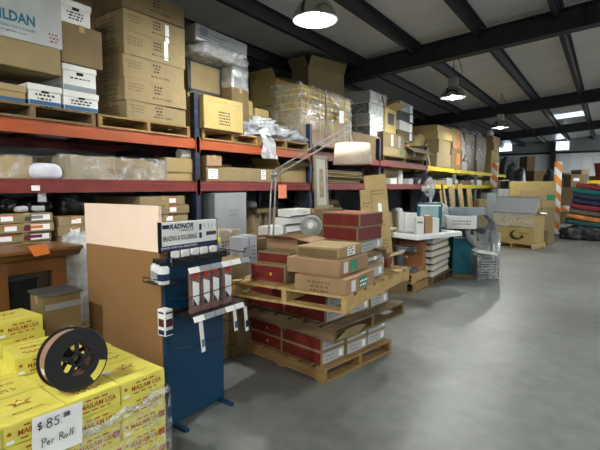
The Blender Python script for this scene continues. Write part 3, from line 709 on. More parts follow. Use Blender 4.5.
# yellow bays, middle shelf
g = 'goods on the middle yellow beams'
lst = [(434,446,180,CB,'tan carton just inside the first yellow bay, middle shelf'),(447,455,178,WHTD,'white carton in the first yellow bay, middle shelf'),(462,472,181,CB3,'brown carton in the second yellow bay, middle shelf'),(474,482,180,WHT,'white carton by the second grey post, middle shelf'),(486,492,181,CB2,'small tan carton at the end of the yellow middle shelf')]
for x0, x1, yt, m, lab in lst: rb(x0, x1, yt, Z1, .6, lab, Xf=-4.1, m=m, group=g)
# ================================================================= YELLOW CARTONS, LEFT FOREGROUND
HB = .1; ZT = .6
RZY = radians(-4); CY = Vector((-1.966, 1.512, 0))       # front right top corner
def yp(u, v, z=0):     # u metres back into the pile (-x), v metres toward the camera side (-y)
    d = Matrix.Rotation(RZY, 3, 'Z') @ Vector((-u, -v, 0)); return CY+d+Vector((0,0,z))
BX, BY = .29, .262
pc = yp(.725, .66, 0)
pallet(pc, 1.46, 1.34, 'wooden pallet beneath the pile of yellow cartons', WOOD, RZY, 'wooden pallets', 'x', .1)
def star(bm, R, M, r2=.4):
    vs = []
    for k in range(10):
        a = pi/2+k*pi/5; r = R if k % 2 == 0 else R*r2
        vs.append(bm.verts.new(M @ Vector((r*cos(a), r*sin(a), 0))))
    c = bm.verts.new(M @ Vector((0,0,0)))
    for k in range(10): bm.faces.new((c, vs[k], vs[(k+1)%10]))
def ycarton(c, rz, label, side=True, top=True, rot90=False, red=False, tag2=True):
    s = (BX-.006, BY-.006, HB-.002)
    t = carton(c, s, label, YEL, rz, 'yellow wire cartons', 'yellow_carton', 'box', False)
    if side:
        words(t, s, '+X', .02 if red else .06, .0, .175, 'MAILAM USA', INKR, h=.026)
        dashes(t, s, '+X', .05, .27, .12, 1, .014, INKR, seed=5); dashes(t, s, '+X', .05, -.28, .15, 1, .012, INKR, seed=6)
        bm = BM(); star(bm, .014, face_frame(s, '+X', -.41, .08, .003)); new('star_mark', bm, INKR, t)
        if red: patch(t, s, '+X', .4, 0, .035, .035, INKR, 'printed_block')
        if tag2: patch(t, s, '+X', -.40, -.3, .03, .014, LAB)
    if top == 'star':
        bm = BM(); star(bm, .05, face_frame(s, '+Zx', 0, .14, .003) @ Matrix.Diagonal((1.25, .8, 1, 1))); new('star_mark', bm, INKR, t)
        bm = BM(); star(bm, .03, face_frame(s, '+Zx', 0, .14, .0036) @ Matrix.Diagonal((1.25, .8, 1, 1)), .45); new('star_mark', bm, YEL, t)
        words(t, s, '+Zx', 0, -.22, .13, 'MAILAM.USA', INKR, h=.012)
    elif top:
        words(t, s, '+Zx', -.02, .05, .13, 'MAILAM USA', INKR, h=.03); dashes(t, s, '+Zx', 0, -.2, .15, 2, .02, INKR, seed=7)
        bm = BM(); bx(bm, (.17, .001, .001)); bmesh.ops.transform(bm, matrix=face_frame(s, '+Zx', 0, .3, .002), verts=bm.verts); new('printed_rule', bm, INKR, t)
    return t
colw = ['by the blue display panel', 'second from the blue panel', 'third from the blue panel', 'fourth from the blue panel', 'farthest from the blue panel']
roww = ['front row', 'second row', 'third row', 'fourth row', 'rear row']
layw = ['bottom', 'second', 'third', 'fourth', 'top']
for l in range(5):
    for r in range(5):
        for c in range(5):
            if l < 4 and r > 0 and c > 0: continue                     # inside the pile
            if l < 4 and r > 1: continue
            if l < 4 and c == 4: continue
            z = ZT-HB*(5-l)
            ycarton(yp(BX*(r+.5)+random.uniform(-.003,.004), BY*(c+.5)+random.uniform(-.002,.003), z), RZY+radians(random.uniform(-.8,.8)),
                    'yellow carton, %s layer, %s, %s' % (layw[l], roww[r], colw[c]), r == 0, (('star' if (r, c) in ((0, 0), (0, 2), (2, 3)) else True) if l == 4 and not (r == 1 and c == 1) else False), red=(l < 3 and c < 2))
for r in range(1, 5):          # hidden filling of the pile, only what other views could catch
    pass
q = onZ(58, 340, ZT)
t = ycarton((-2.62, 1.13, ZT), RZY+radians(-6), 'loose yellow carton on the pile behind the black spool')
t = ycarton((-3.02, 1.17, ZT), RZY+radians(8), 'lower of two loose yellow cartons at the rear of the pile')
t = ycarton((-3.03, 1.17, ZT+HB), RZY+radians(5), 'upper loose yellow carton with red star, rear of the pile', top='star')
t = ycarton((-3.12, .84, ZT), RZY+radians(-3), 'loose yellow carton cut by the left edge of the picture')
# film over the yellow pile
bm = BM(); n = 30; mrow = 12; G = []
for i in range(n):
    r_ = []
    for k in range(mrow):
        v = i/(n-1)*1.3; hgt = .02+.40*(k/(mrow-1))*(1-.25*i/n)+.04*sin(i*.7)
        p = yp(-.012-.02*abs(noise.noise((i*.4, k*.5, 1)))-.012*abs(noise.noise((i*.9, k*1.1, 5))), v-.02, .08+hgt)
        r_.append(bm.verts.new(p))
    G.append(r_)
for i in range(n-1):
    for k in range(mrow-1): bm.faces.new((G[i][k], G[i+1][k], G[i+1][k+1], G[i][k+1]))
tag(new('stretch_wrap', bm, film('pile_film', lo=.03, hi=.38, scale=16, rough=.12), smooth=True), 'torn clear stretch film round the lower yellow cartons', 'plastic wrap')
bm = BM(); pts = []; rr = []
for i in range(26):
    u = i/25; p = yp(-.03-.01*sin(i*1.7), 0.0+.95*u, .49-.11*u+.012*sin(i*1.1)); pts.append(p); rr.append(.012+.018*abs(noise.noise((i*.6, 2, 3))))
tube(bm, pts, rr, 9)
for v in bm.verts: v.co += Vector((1,1,1))*.012*noise.noise(v.co*30)
tag(new('stretch_wrap', bm, film('rope_film', c=(220,222,215), lo=.12, hi=.7, scale=20), smooth=True), 'bunched rope of clear film slanting across the yellow cartons', 'plastic wrap')
# --- spool
sp = onZ(80.5, 391, ZT); toc = (Vector((0,0,0))-Vector((sp.x, sp.y, 0))).normalized()
ax = (toc*.95+RT*.62+Vector((0,0,.14))).normalized()
ux = Vector((0,0,1)).cross(ax).normalized(); vy = ax.cross(ux)
R0 = .152; W0 = .095
cen = Vector((sp.x, sp.y, ZT)) + vy*R0*1.0
cen.z = ZT+R0*vy.z+.004
Ms = Matrix((ux, vy, ax)).transposed().to_4x4(); Ms.translation = cen
t = thing('wire_spool', 'black plastic welding wire spool leaning on the yellow cartons', 'spool', (0,0,0))
t.matrix_world = Ms
SPK = mat('spool_black', (24,24,27), .22, var=.1, spec=.6)
def flange(z):
    bm = BM(); lathe(bm, [(R0,z-.002),(R0,z+.002),(R0-.004,z+.003),(.078,z+.003),(.078,z-.003),(R0-.004,z-.003)], 56, closed=True)
    lathe(bm, [(.036,z-.003),(.036,z+.003),(.022,z+.003),(.022,z-.003)], 32, closed=True)
    for k in range(5):
        a = k*2*pi/5+.3; bx(bm, (.05, .02, .005), (.056*cos(a), .056*sin(a), z), (0,0,a))
    bmesh.ops.recalc_face_normals(bm, faces=bm.faces[:])
    return bm
new('front_flange', flange(0), SPK, t); new('rear_flange', flange(-W0), SPK, t)
bm = BM(); lathe(bm, [(.034,0),(.022,0),(.022,-W0),(.034,-W0)], 32, closed=True); new('hub', bm, SPK, t, True)
bm = BM(); prof = [(.082, -.005)]+[(.138+.0015*(k % 2), -.005-k*(W0-.01)/40) for k in range(41)]+[(.082, -W0+.005)]; lathe(bm, prof, 56); new('wound_wire', bm, mat('copper_wire', (186,150,128), .35, metal=.35, var=.05), t, True)
bm = BM(); n = 10
A = [radians(-62+i*5) for i in range(n)]
vi = [[bm.verts.new((r*cos(a), r*sin(a), .0045)) for a in A] for r in (.108, .144)]
for i in range(n-1): bm.faces.new((vi[0][i], vi[1][i], vi[1][i+1], vi[0][i+1]))
new('yellow_label', bm, YEL, t)['label'] = 'yellow curved label on the black flange'
bm = BM(); bx(bm, (.002,.03,.05), (-.1405, 0, -.045)); bmesh.ops.transform(bm, matrix=Matrix.Rotation(radians(10),4,'Z'), verts=bm.verts); new('white_label', bm, LAB, t)
# --- price sign
P0 = onX(32, 419, -1.955); P1 = onX(82.5, 401, -1.955); P2 = onX(87.5, 433, -1.955)
U = (P1-P0); V = (P1-P2); N_ = U.cross(V).normalized()
t = thing('price_sign', 'white paper sign with handwritten price on the yellow cartons', 'sign', (0,0,0))
W_, H_ = U.length, V.length
Un = U.normalized(); Vn = (V-V.dot(Un)*Un).normalized(); Nn = Un.cross(Vn)
Mg = Matrix((Un, Vn, Nn)).transposed().to_4x4(); Mg.translation = (P0+P1)/2-Vn*H_/2
t.matrix_world = Mg
bm = BM(); bx(bm, (W_, H_+.03, .0012), (0,-.015,0)); bmesh.ops.subdivide_edges(bm, edges=bm.edges[:], cuts=6, use_grid_fill=True)
for v in bm.verts: v.co.z += .006*noise.noise(v.co*9)
new('paper', bm, LAB, t)
PEN = mat('pen_ink', (30,34,40), .6)
def pen(strokes, sc, ox, oy, wd=.0022):
    for st in strokes:
        bm = BM(); tube(bm, [(ox+p[0]*sc, oy+p[1]*sc, .008) for p in st], wd, 6); new('pen_stroke', bm, PEN, t)
def arc(cx, cy, rx, ry, a0, a1, n=12): return [(cx+rx*cos(radians(a0+(a1-a0)*i/n)), cy+ry*sin(radians(a0+(a1-a0)*i/n))) for i in range(n+1)]
S_ = W_/10
pen([arc(1.2,1.5,.35,.3,30,270)+arc(1.2,.9,.35,.3,90,-150), [(1.25,2.1),(1.15,.3)],
     arc(3,1.7,.42,.42,-70,290), arc(3,.75,.5,.5,90,450),
     [(4.9,2.1),(4.2,2.0),(4.1,1.35)]+arc(4.35,.85,.45,.5,100,-150), [(5.3,.35),(5.38,.42)],
     arc(6.1,1.9,.22,.3,0,360), arc(6.75,1.9,.22,.3,0,360), [(5.8,1.35),(7.1,1.45)]], S_, -W_/2+.1*S_, .015)
pen([[(1.6,-2.6),(1.7,-1.0)], arc(1.9,-1.3,.5,.4,150,-100), [(2.6,-2.1),(3.1,-1.9)]+arc(2.9,-2.1,.3,.35,60,330), [(3.5,-2.5),(3.5,-1.7)]+arc(3.8,-1.95,.3,.25,150,60),
     [(5,-2.5),(5.05,-1.0)], arc(5.3,-1.3,.4,.35,140,-110), [(5.3,-1.7),(5.9,-2.5)], arc(6.3,-2.1,.28,.32,0,360), [(7.0,-2.4),(7.3,-.9),(7.05,-2.3)], [(7.5,-2.4),(7.8,-.9),(7.6,-2.3)]], S_, -W_/2+.1*S_, .0, .0018)
# small white card on top of the carton
q = onZ(106, 374, ZT); o = new('card_tag', bx(BM(), (.07, .03, .002), (0,0,.003)), LAB); o.location = (q.x, q.y, ZT); o.rotation_euler = (0,0,radians(40)); tag(o, 'small white card lying beside the spool', 'card')

# ================================================================= BOARD AND DISPLAY RACK
t = thing('display_board', 'upright tan hardboard panel with pale pink upper third', 'board', (-2.785, 1.79, 0), radians(0))
HBD = mat('hardboard_tan', (142,106,68), .6, var=.06, scale=2)
bm = BM(); bx(bm, (.87, .02, 1.18), (0.01, 0, .59)); new('tan_panel', bm, HBD, t)
bm = BM(); bx(bm, (.87, .022, .30), (0.01, 0, 1.33)); new('pink_panel', bm, mat('pale_pink_laminate', (250,224,206), .5, var=.02), t)
# blue peg display
XD, YD0, YD1 = -2.33, 1.79, 2.31
t = thing('welding_rod_display', 'navy blue display rack of brazing supplies with white header sign', 'display rack', (XD, (YD0+YD1)/2, 0))
NAV = mat('navy_panel_paint', (12,60,92), .35, var=.08, scale=3)
NAVD = mat('dark_navy_print', (20,34,80), .5)
L_ = YD1-YD0
bm = BM(); bx(bm, (.035, L_, 1.13), (0,0,.565+.01), bev=.004)
for k in range(3): pass
new('blue_panel', bm, NAV, t)
bm = BM(); bx(bm, (.3, .03, .02), (0,-L_/2+.05,.01)); new('foot', bm, NAV, t); bm = BM(); bx(bm, (.3, .03, .02), (0,L_/2-.05,.01)); new('foot', bm, NAV, t)
bm = BM(); bx(bm, (.03, .48, .24), (0,0,1.25)); hd = new('header_sign', bm, LAB, t)
hd.location = (0,-.03,.315); hd.scale = (1,1,.77)
def hp(u, v, w, h, m, nm='printed_panel'):
    bm = BM(); bx(bm, (.001, w, h), (.0165, u, v)); return new(nm, bm, m, hd)
hp(0, 1.152, .478, .045, NAVD); hp(.085, 1.31, .022, .055, NAVD); hp(.085, 1.235, .022, .05, NAVD); hp(.185, 1.245, .095, .035, mat('dark_print', (60,64,70), .6)); hp(-.208, 1.335, .055, .033, NAVD)
def hw(s, u, v, w, h, m, sk=0):
    bm, W, Hh = text_bm(s)
    if sk:
        for q in bm.verts: q.co.x += q.co.y*sk
    M = Matrix(((0,0,1),(1,0,0),(0,1,0))).to_4x4(); M.translation = (.0175, u, v)
    bmesh.ops.transform(bm, matrix=M @ Matrix.Diagonal((w/W, h/Hh, 1, 1)), verts=bm.verts); new('printed_text', bm, m, hd)
hw('RADNOR', -.075, 1.333, .2, .046, NAVD, .25); hw('A WELDING LINE', -.04, 1.296, .12, .016, INK)
hw('BRAZING & SOLDERING', -.09, 1.235, .28, .042, INK)
hw('CHECK OUR FULL SELECTION', -.1, 1.157, .3, .014, LAB)
for k in range(4): hp(.125+k*.035, 1.315, .003, .04, GRYP, 'printed_rule')
bm = BM(); bx(bm, (.034, .006, .20), (0, -.274, 1.275)); bx(bm, (.034, .006, .20), (0, .214, 1.275)); bx(bm, (.02, .02, .08), (0, -.2, 1.16)); bx(bm, (.02, .02, .08), (0, .15, 1.16)); new('sign_frame', bm, BLK, t)
def tierbar(z, x, y0, y1, h=.03, m=BLK, nm='shelf_bar'):
    bm = BM(); bx(bm, (.012, y1-y0, h), (x, (y0+y1)/2, z)); return new(nm, bm, m, t)
for z in (1.15, .80):
    tierbar(z-.02 if z > 1 else z+.005, .12, -L_/2-.02, L_/2-.06, .045)
    for y in (-.24, -.08, .08, .24):
        bm = BM(); tube(bm, [(.02,y,z),(.25,y,z-.005),(.27,y,z+.02)], .004, 6); new('display_hook', bm, BLK, t)
LH = mat('label_holder', (150,154,158), .3, var=.05)
for z, n in ((1.095, 6), (.785, 5)):
    for k in range(n):
        bm = BM(); bx(bm, (.004, .085, .036), (.285, -.245+k*.092+(.0 if z > 1 else .03), z), (0, radians(-25), 0)); new('label_holder', bm, LAB if k in (0, 3, 4) else LH, t)
tierbar(.77, .27, -.24, .25, .018); tierbar(1.10, .27, -.24, .29, .008)
bm = BM(); bx(bm, (.24, .5, .008), (.15, 0, .795)); new('shelf_tray', bm, BLK, t)
for z in (.61, .93):
    bm = BM(); tube(bm, [(.02,-L_/2,z),(.12,-L_/2-.03,z-.03),(.22,-L_/2+.05,z-.02),(.25,.1,z),(.24,L_/2,z+.02),(.02,L_/2,z)], .003, 6); new('wire_rail', bm, BLK, t)
# blister packs
PKC = film('pink_blister', c=(168,126,120), lo=.3, hi=.75, scale=6, rough=.2)
def put(o, x, y, z): o.location = (XD+x, (YD0+YD1)/2+y, z)
for k, (y, w) in enumerate(((-.175, .075), (-.085, .075), (.0, .075), (.115, .085))):
    r_ = thing('blister_pack', ['clear red topped rod pack, leftmost on the display shelf', 'clear red topped rod pack, second from left on the display shelf', 'clear red topped rod pack, third from left on the display shelf', 'clear red topped rod pack, rightmost on the display shelf'][k], 'package', (XD+.2, (YD0+YD1)/2+y, .80), 0, 'rod packs on the display shelf')
    bm = BM(); bx(bm, (.03, w, .27), (0,0,.135), bev=.004); new('clear_sleeve', bm, PKC, r_)
    for q in (-.02, 0, .02):
        pass
    bm = BM(); bx(bm, (.002, w*.5, .035), (.018, 0, .245)); new('red_mark', bm, LABR, r_)
    bm = BM(); prism(bm, [(-w*.35,.06),(w*.2,.04),(w*.35,.08),(w*.35,.19),(-w*.35,.21)], 0, .0175, .019); new('white_label', bm, LAB, r_)
    bm = BM(); prism(bm, [(-w*.35,.10),(-w*.35,.06),(w*.2,.04)], 0, .0192, .0196); new('blue_corner', bm, NAVD, r_)
for k in range(5):
    bm = BM(); bx(bm, (.02, .055, .07), (0,0,0)); bx(bm, (.0206, .05, .025), (0,0,-.018), mi=1)
    o = new('small_card_pack', bm, [LAB, NAVD if k != 3 else LABR]); put(o, .055, -.2+k*.083, 1.15); tag(o, ['leftmost','second','middle','fourth','rightmost'][k]+' small white and navy carded pack hanging under the header sign', 'package', 'carded packs under the header sign')
for k in range(3):
    r_ = thing('plastic_bottle', 'white bottle with black cap, '+['farthest back','middle one','frontmost']  [k]+' of three at the display end', 'bottle', (XD+.02+k*.062, YD0-.06-.022*k, 1.012), 0, 'white bottles at the display end')
    r_.scale = (1.2, 1.2, 1.2); bm = BM(); lathe(bm, [(.0,0),(.027,0),(.03,.006),(.03,.075),(.024,.088),(.014,.092),(.014,.098),(0,.098)], 20); new('bottle_body', bm, PLA, r_, True)
    bm = BM(); lathe(bm, [(0,.095),(.019,.095),(.019,.115),(0,.115)], 16); new('cap', bm, BLK, r_)
    bm = BM(); lathe(bm, [(.0305,.02),(.0305,.055)], 20); new('printed_band', bm, NAVD if k == 2 else LH, r_)
bm = BM(); bx(bm, (.2, .12, .006), (.08, -L_/2-.07, 1.008)); tube(bm, [(-.02,-L_/2-.13,1.01),(-.02,-L_/2-.13,1.04),(.18,-L_/2-.14,1.04)], .003, 6); new('bottle_ledge', bm, BLK, t)
r_ = thing('boxed_kit', 'white and blue boxed kit hooked low on the display end', 'package', (XD+.06, YD0-.035, .66))
bm = BM(); bx(bm, (.075, .06, .17), (0,0,.085), bev=.003); new('box_body', bm, LAB, r_)
s = (.075, .06, .17); 
for f_ in ('-Y', '+X'):
    patch(r_, s, f_, 0, -.36, .055, .03, NAVD, 'printed_panel'); patch(r_, s, f_, 0, .0, .05, .05, mat('maroon_print', (84,34,40), .6), 'printed_panel'); patch(r_, s, f_, 0, .38, .05, .012, NAVD, 'printed_panel')
for k, (y, zz_, l_, lab) in enumerate(((-.17, .76, .21, 'long narrow white tag strip hanging lowest from the display'), (.135, .765, .16, 'short silver and teal strip pack hanging at the display middle'), (.245, .765, .19, 'white strip pack hanging at the right edge of the display'))):
    bm = BM(); bx(bm, (.004, .03, l_), (0,0,-l_/2), (radians(6),0,0)); bx(bm, (.005, .028, .05), (0,.008,-l_*.72), (radians(6),0,0), mi=1); o = new('strip_pack', bm, [LAB, [GRYP, TEAL, NAVD][k]]); put(o, .26, y, zz_); tag(o, lab, 'package')

# ================================================================= LOWER LEVEL, BEHIND THE BOARD
g = 'flat furniture cartons under the middle beams'
def flat(x0, x1, y0, y1, labs, Xf=-3.98, base_lab=''):
    """stack of thin cartons between image rows y0 (top) and y1 (bottom)"""
    a = onX(x0, 230, Xf).y; b = onX(x1, 230, Xf).y; zt = onX((x0+x1)/2, y0, Xf).z; zb = onX((x0+x1)/2, y1, Xf).z
    n = len(labs); h = (zt-zb)/n
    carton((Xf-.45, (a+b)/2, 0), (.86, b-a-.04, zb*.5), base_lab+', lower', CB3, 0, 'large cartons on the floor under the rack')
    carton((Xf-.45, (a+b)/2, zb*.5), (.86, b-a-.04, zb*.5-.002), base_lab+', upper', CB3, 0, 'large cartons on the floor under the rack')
    for k in range(n):
        s = (.86, b-a-random.uniform(0,.05), h-.004)
        t = carton((Xf-.43+random.uniform(-.02,.02), (a+b)/2+random.uniform(-.02,.02), zb+k*h), s, labs[k], CB, radians(random.uniform(-1,1)), g)
        if 'yellow label' in labs[k]: patch(t, s, '+X', .15, 0, .1, s[2]*.7, mat('lime_label', (200,204,70), .5))
        elif b-a > .42 and x0 < 50:
            patch(t, s, '+X', -.30+random.uniform(-.06,.06), 0, .09, s[2]*.5, LAB); patch(t, s, '+X', -.30, .3, .09, s[2]*.12, LABR)
            x_ = .12+random.uniform(-.03,.06); patch(t, s, '+X', x_+.1, 0, .2, s[2]*.6, LAB); patch(t, s, '+X', x_-.08, 0, .05, s[2]*.62, LABM if k < 3 else DGRY, 'print', off=.003); patch(t, s, '+X', x_+.08, .05, .1, s[2]*.35, [LABO, LABM, LABO, GRYP][k % 4], 'print', off=.003)
        else:
            patch(t, s, '+X', -.1+.06*k, 0, .09, s[2]*.55, LAB); patch(t, s, '+X', -.1+.06*k, .3, .09, s[2]*.12, LABR)
flat(-6, 54, 213, 252, ['flat carton with maroon label, bottom of the left stack', 'flat carton with maroon label, second of the left stack', 'flat carton with orange picture label, third of the left stack', 'flat carton with grey printed label, top of the left stack'], base_lab='large shaded carton carrying the left stack of flat cartons')
flat(57.5, 92, 216, 254, ['flat carton, bottom of the stack beside the pink board', 'flat carton, second of the stack beside the pink board', 'flat carton, third of the stack beside the pink board', 'flat carton, top of the stack beside the pink board'], base_lab='large shaded carton behind the pink board')
flat(140, 189, 196, 250, ['brown flat carton, lowest behind the header sign', 'brown flat carton with red sticker behind the header sign', 'brown flat carton with yellow label above the header sign', 'brown flat carton third from top above the header sign','pale flat carton second from top above the header sign', 'long flat tan carton on top above the header sign'], base_lab='large shaded carton behind the navy display')

# mantel cabinet with glass
OAK = mat('oak_stain', (104,66,30), .35, var=.2, scale=3, bump=.1, bscale=20, stretch=(1,1,.15))
XM = -3.42
ya, yb = onX(-10, 250, XM).y, onX(66, 250, XM).y
ztop = onX(60, 246, XM).z
t = thing('mantel_cabinet', 'brown oak mantel cabinet with glass front and overhanging top', 'cabinet', (XM, 0, 0))
bm = BM(); prism(bm, [(.09, ztop), (.09, ztop-.02), (.06, ztop-.035), (.03, ztop-.07), (0, ztop-.085), (-.35, ztop-.085), (-.35, ztop)], 1, ya, yb+.09); new('cornice', bm, OAK, t)
for (nm, y0, y1) in (('left_stile', ya, ya+.1), ('right_stile', yb-.11, yb)):
    bm = BM(); bx(bm, (.06, y1-y0, ztop-.085), (-.03, (y0+y1)/2, (ztop-.085)/2), bev=.004); new('stile', bm, OAK, t)
bm = BM(); bx(bm, (.05, yb-ya-.2, .09), (-.03, (ya+yb)/2, ztop-.13), bev=.003); new('top_rail', bm, OAK, t)
bm = BM(); bx(bm, (.05, yb-ya-.2, .12), (-.03, (ya+yb)/2, .06), bev=.003); new('bottom_rail', bm, OAK, t)
bm = BM(); bx(bm, (.28, .02, ztop-.09), (-.2, yb-.011, (ztop-.09)/2)); bx(bm, (.28, .02, ztop-.09), (-.2, ya+.011, (ztop-.09)/2)); new('side_panel', bm, OAK, t)
bm = BM(); bx(bm, (.01, yb-ya-.21, ztop-.3), (-.045, (ya+yb)/2, (ztop-.3)/2+.12)); new('glass_pane', bm, mat('dark_glass', (34,38,40), .06, var=.05, spec=1), t)
bm = BM(); prism(bm, [(-.02,.03),(.1,.03),(.13,-.04),(.02,-.05)], 0, .09, .094); o = new('paper_tag', bm, LABO, t); q = onX(31, 250, XM+.09); o.location = (0, q.y, q.z); o['label'] = 'orange paper tag folded over the cornice'
# carton with grey top, film beside
XG = -2.98
a, b = onX(50, 290, XG).y, onX(80, 290, XG).y; zg = onX(78, 293, XG).z
t, s = carton((XG-.15, 1.50, 0), (.24, .24, zg), 'tall brown carton with grey metal lid between cabinet and board', CB3, radians(-4), None), (.24,.24,zg)
bm = BM(); bx(bm, (.26, .26, .02), (0,0,zg+.012), bev=.003); new('grey_lid', bm, mat('grey_lid', (92,94,92), .3, metal=.4), t)['label'] = 'grey glossy lid'
patch(t, s, '+X', 0, .42, s[1]-.01, .04, GRYP, 'grey_edge')
bm = blob((.25,.3,.8), .2, 3, 4, 77); o = new('plastic_bag', bm, FILMW, smooth=True); q = onX(74, 262, -3.7); o.location = (-3.72, q.y+.05, .42); tag(o, 'clear film bag stuffed behind the grey lidded carton', 'plastic bag')
carton((-3.72, q.y+.05, 0), (.3,.3,.42), 'small shaded carton under the stuffed clear film bag', CB3)
# dim goods above the flat cartons
for k, (x0, x1, yt, lab) in enumerate(((-4, 14, 198, 'dark folded bag on the left flat cartons at the picture edge'), (16, 30, 203, 'crumpled dark bag on the left flat cartons under the white label'), (31, 50, 200, 'dark bag with grey scraps on the left flat cartons'), (58, 85, 195, 'big black bag on the flat cartons beside the pink board'))):
    a = onX(x0, 200, -4.2).y; b = onX(x1, 200, -4.2).y
    zb = onX(24, 213, -3.98).z if k < 3 else onX(75, 216, -3.98).z
    bm = blob((.5, b-a, onX((x0+x1)/2, yt, -4.2).z-zb+.02), .25, 3, 4, 80+k); o = new('dark_bag', bm, BLKB, smooth=True); o.location = (-4.35, (a+b)/2, zb); tag(o, lab, 'bag', 'dark bags on the flat cartons')
for (x, y, lab) in ((21, 207, 'small grey paper scrap among the dark bags, left one'), (38, 205, 'grey plastic scrap among the dark bags, right one')):
    q = onX(x, y, -4.06); bm = blob((.08,.1,.05), .3, 3, 2, int(x)); o = new('scrap', bm, WHTD, smooth=True); o.location = (-4.07, q.y, onX(24, 213, -3.98).z+.005); tag(o, lab, 'scrap')
q = onX(43, 196, -4.0); o = new('hanging_tag', bx(BM(), (.004,.07,.1)), WHTD); o.location = (-4.02, q.y, q.z); tag(o, 'pale tag hanging under the dark red beam, left part', 'tag')
# silver grey carton under the beam and friends
g = 'goods on the floor behind the display'
t, s, z_ = rb(214, 246, 193, 0, .5, 'tall silver grey carton standing under the beam right of the navy post', Xf=-3.95, m=mat('silver_card', (146,150,152), .5, var=.06), group=g)
dashes(t, s, '+X', .1, .35, .2, 2, .05, GRYP, seed=3); patch(t, s, '+X', .3, .12, .1, .012, INK, 'print')
patch(t, s, '-Y', 0, 0, s[0]-.01, s[2]-.02, GRYB, 'side_print')
a = onX(206, 240, -3.3).y; b = onX(240, 240, -3.3).y; zt = onX(222, 231, -3.3).z
t = carton((-3.55, (a+b)/2, 0), (.5, b-a, zt-.24), 'large film wrapped carton on the floor right of the display, lower', CB3, 0, g)
t = carton((-3.55, (a+b)/2, zt-.238), (.5, b-a, .236), 'film wrapped printed carton behind the display shelf', CB, 0, g)
dashes(t, (.5,b-a,.236), '+X', .1, 0, .2, 3, .04, INK, seed=3)
bm = shell((.5, b-a, .236), .008, .012, 8, 8, 7); new('stretch_wrap', bm, FILM, t, True)
q = onX(223, 246, -2.95)
r_ = thing('spray_can', 'grey spray can with yellow cap behind the label holders', 'spray can', (-3.02, q.y, q.z-.13))
bm = BM(); lathe(bm, [(0,0),(.033,0),(.033,.15),(.025,.165),(0,.165)], 20); new('can_body', bm, ALU, r_, True)
bm = BM(); lathe(bm, [(0,.16),(.027,.16),(.027,.2),(.02,.205),(0,.205)], 20); new('cap', bm, mat('yellow_cap', (220,206,40), .4), r_)
carton((-3.02, q.y, 0), (.34,.5, q.z-.132), 'brown carton the yellow capped spray can stands on', CB, 0, g)
r_ = thing('tool_case', 'round grey cased reel beside the yellow capped can', 'reel', (-3.0, q.y-.17, q.z-.13)); bm = BM(); tube(bm, [(0,-.0,.07),(.06,0,.07)], .07, 24); new('case_body', bm, GRYP, r_)
bm = BM(); tube(bm, [(.06,0,.07),(.066,0,.07)], .03, 16); new('hub', bm, LAB, r_)
for k, (x0, x1, yt) in enumerate(((243, 250, 238), (250.5, 258, 236))):
    a = onX(x0, 250, -2.95).y; b = onX(x1, 250, -2.95).y; zt = onX(x0, yt, -2.95).z
    t = carton((-3.05, (a+b)/2, 0), (.18, b-a, zt), ['tall pale lilac carton with grey print, left of the pair', 'tall pale lilac carton with grey print, right of the pair'][k], mat('lilac_card', (178,180,194), .55), 0, 'tall lilac cartons', tape=False)
    dashes(t, (.18, b-a, zt), '+X', 0, .4, .07, 12, .04, GRYP, seed=k)
# wrapped scrap bag and timber right of the display
bm = blob((.36,.5,.5), .28, 3.5, 4, 91, crease=.8); o = new('plastic_bag', bm, mat('smoky_film', (88,88,96), .15, var=.5, scale=8, bump=.8, bscale=14, spec=.8), smooth=True); q = onZ(236, 346, 0); o.location = (q.x-.2, q.y+.0, .11); tag(o, 'crumpled smoky plastic bag on a pallet right of the display', 'plastic bag')
pallet((q.x-.32, q.y+.15, 0), 1.0, .95, 'old brown pallet on the floor between display and flooring cartons', WOODG, radians(5), 'wooden pallets', 'x')
bm = BM(); prism(bm, [(-.15,0),(.15,0),(.16,.06),(0,.13),(-.14,.1)], 0, -.02, .02); q = onX(234, 283, -2.95); o = new('wood_offcut', bm, WOODF); o.location = (-2.9, q.y, q.z-.05); o.rotation_euler = (0,0,radians(-40)); tag(o, 'angular tan timber offcut beside the fresh pallet', 'wood')
o.location.z = .62
carton((-2.93, q.y+.02, .13), (.36,.42,.485), 'worn brown carton under the timber offcut', CB3, radians(5), g)

# ================================================================= FLOORING CARTONS IN THE CENTRE
def redbox(c, s, label, rz, group, end=WHTD, mbox=CB, front=True, topred=False, sidered=False, sticker=False):
    t = carton(c, s, label, mbox, rz, group, 'flooring_carton', 'box', tape=False)
    if front: patch(t, s, '-Y', 0, 0, s[0]-.022, s[2]-.02, RED, 'red_panel')
    if sidered: patch(t, s, '+X', 0, 0, s[1]-.022, s[2]-.02, RED, 'red_panel')
    elif end: patch(t, s, '+X', 0, 0, s[1]-.03, s[2]-.03, end, 'end_print'); patch(t, s, '+X', .3, 0, .05, s[2]*.5, LAB, off=.0035); dashes(t, s, '+X', -.15, .1, s[1]*.4, 2, .03, GRYP, off=.0036, seed=int(c[1]*100))
    if topred: patch(t, s, '+Z', 0, 0, s[0]-.05, s[1]-.02, mat('red_top_print', (158,84,62), .7, var=.2), 'red_top')
    if sticker: patch(t, s, '-Y', .1, 0, .018, .02, mat('yellow_dot', (220,180,50), .5), off=.004)
    return t
cA = Vector((-2.25, 3.52, 0)); rA = radians(-9)
def pl(c, rz, x, y, z): return c+Matrix.Rotation(rz, 3, 'Z') @ Vector((x, y, 0))+Vector((0,0,z))
pallet(cA, 1.04, 1.0, 'floor pallet at the foot of the red flooring cartons', WOOD, rA, 'wooden pallets', 'y')
lw = ['lower', 'upper']; cw = ['front', 'middle', 'back']; xw = ['left', 'right']
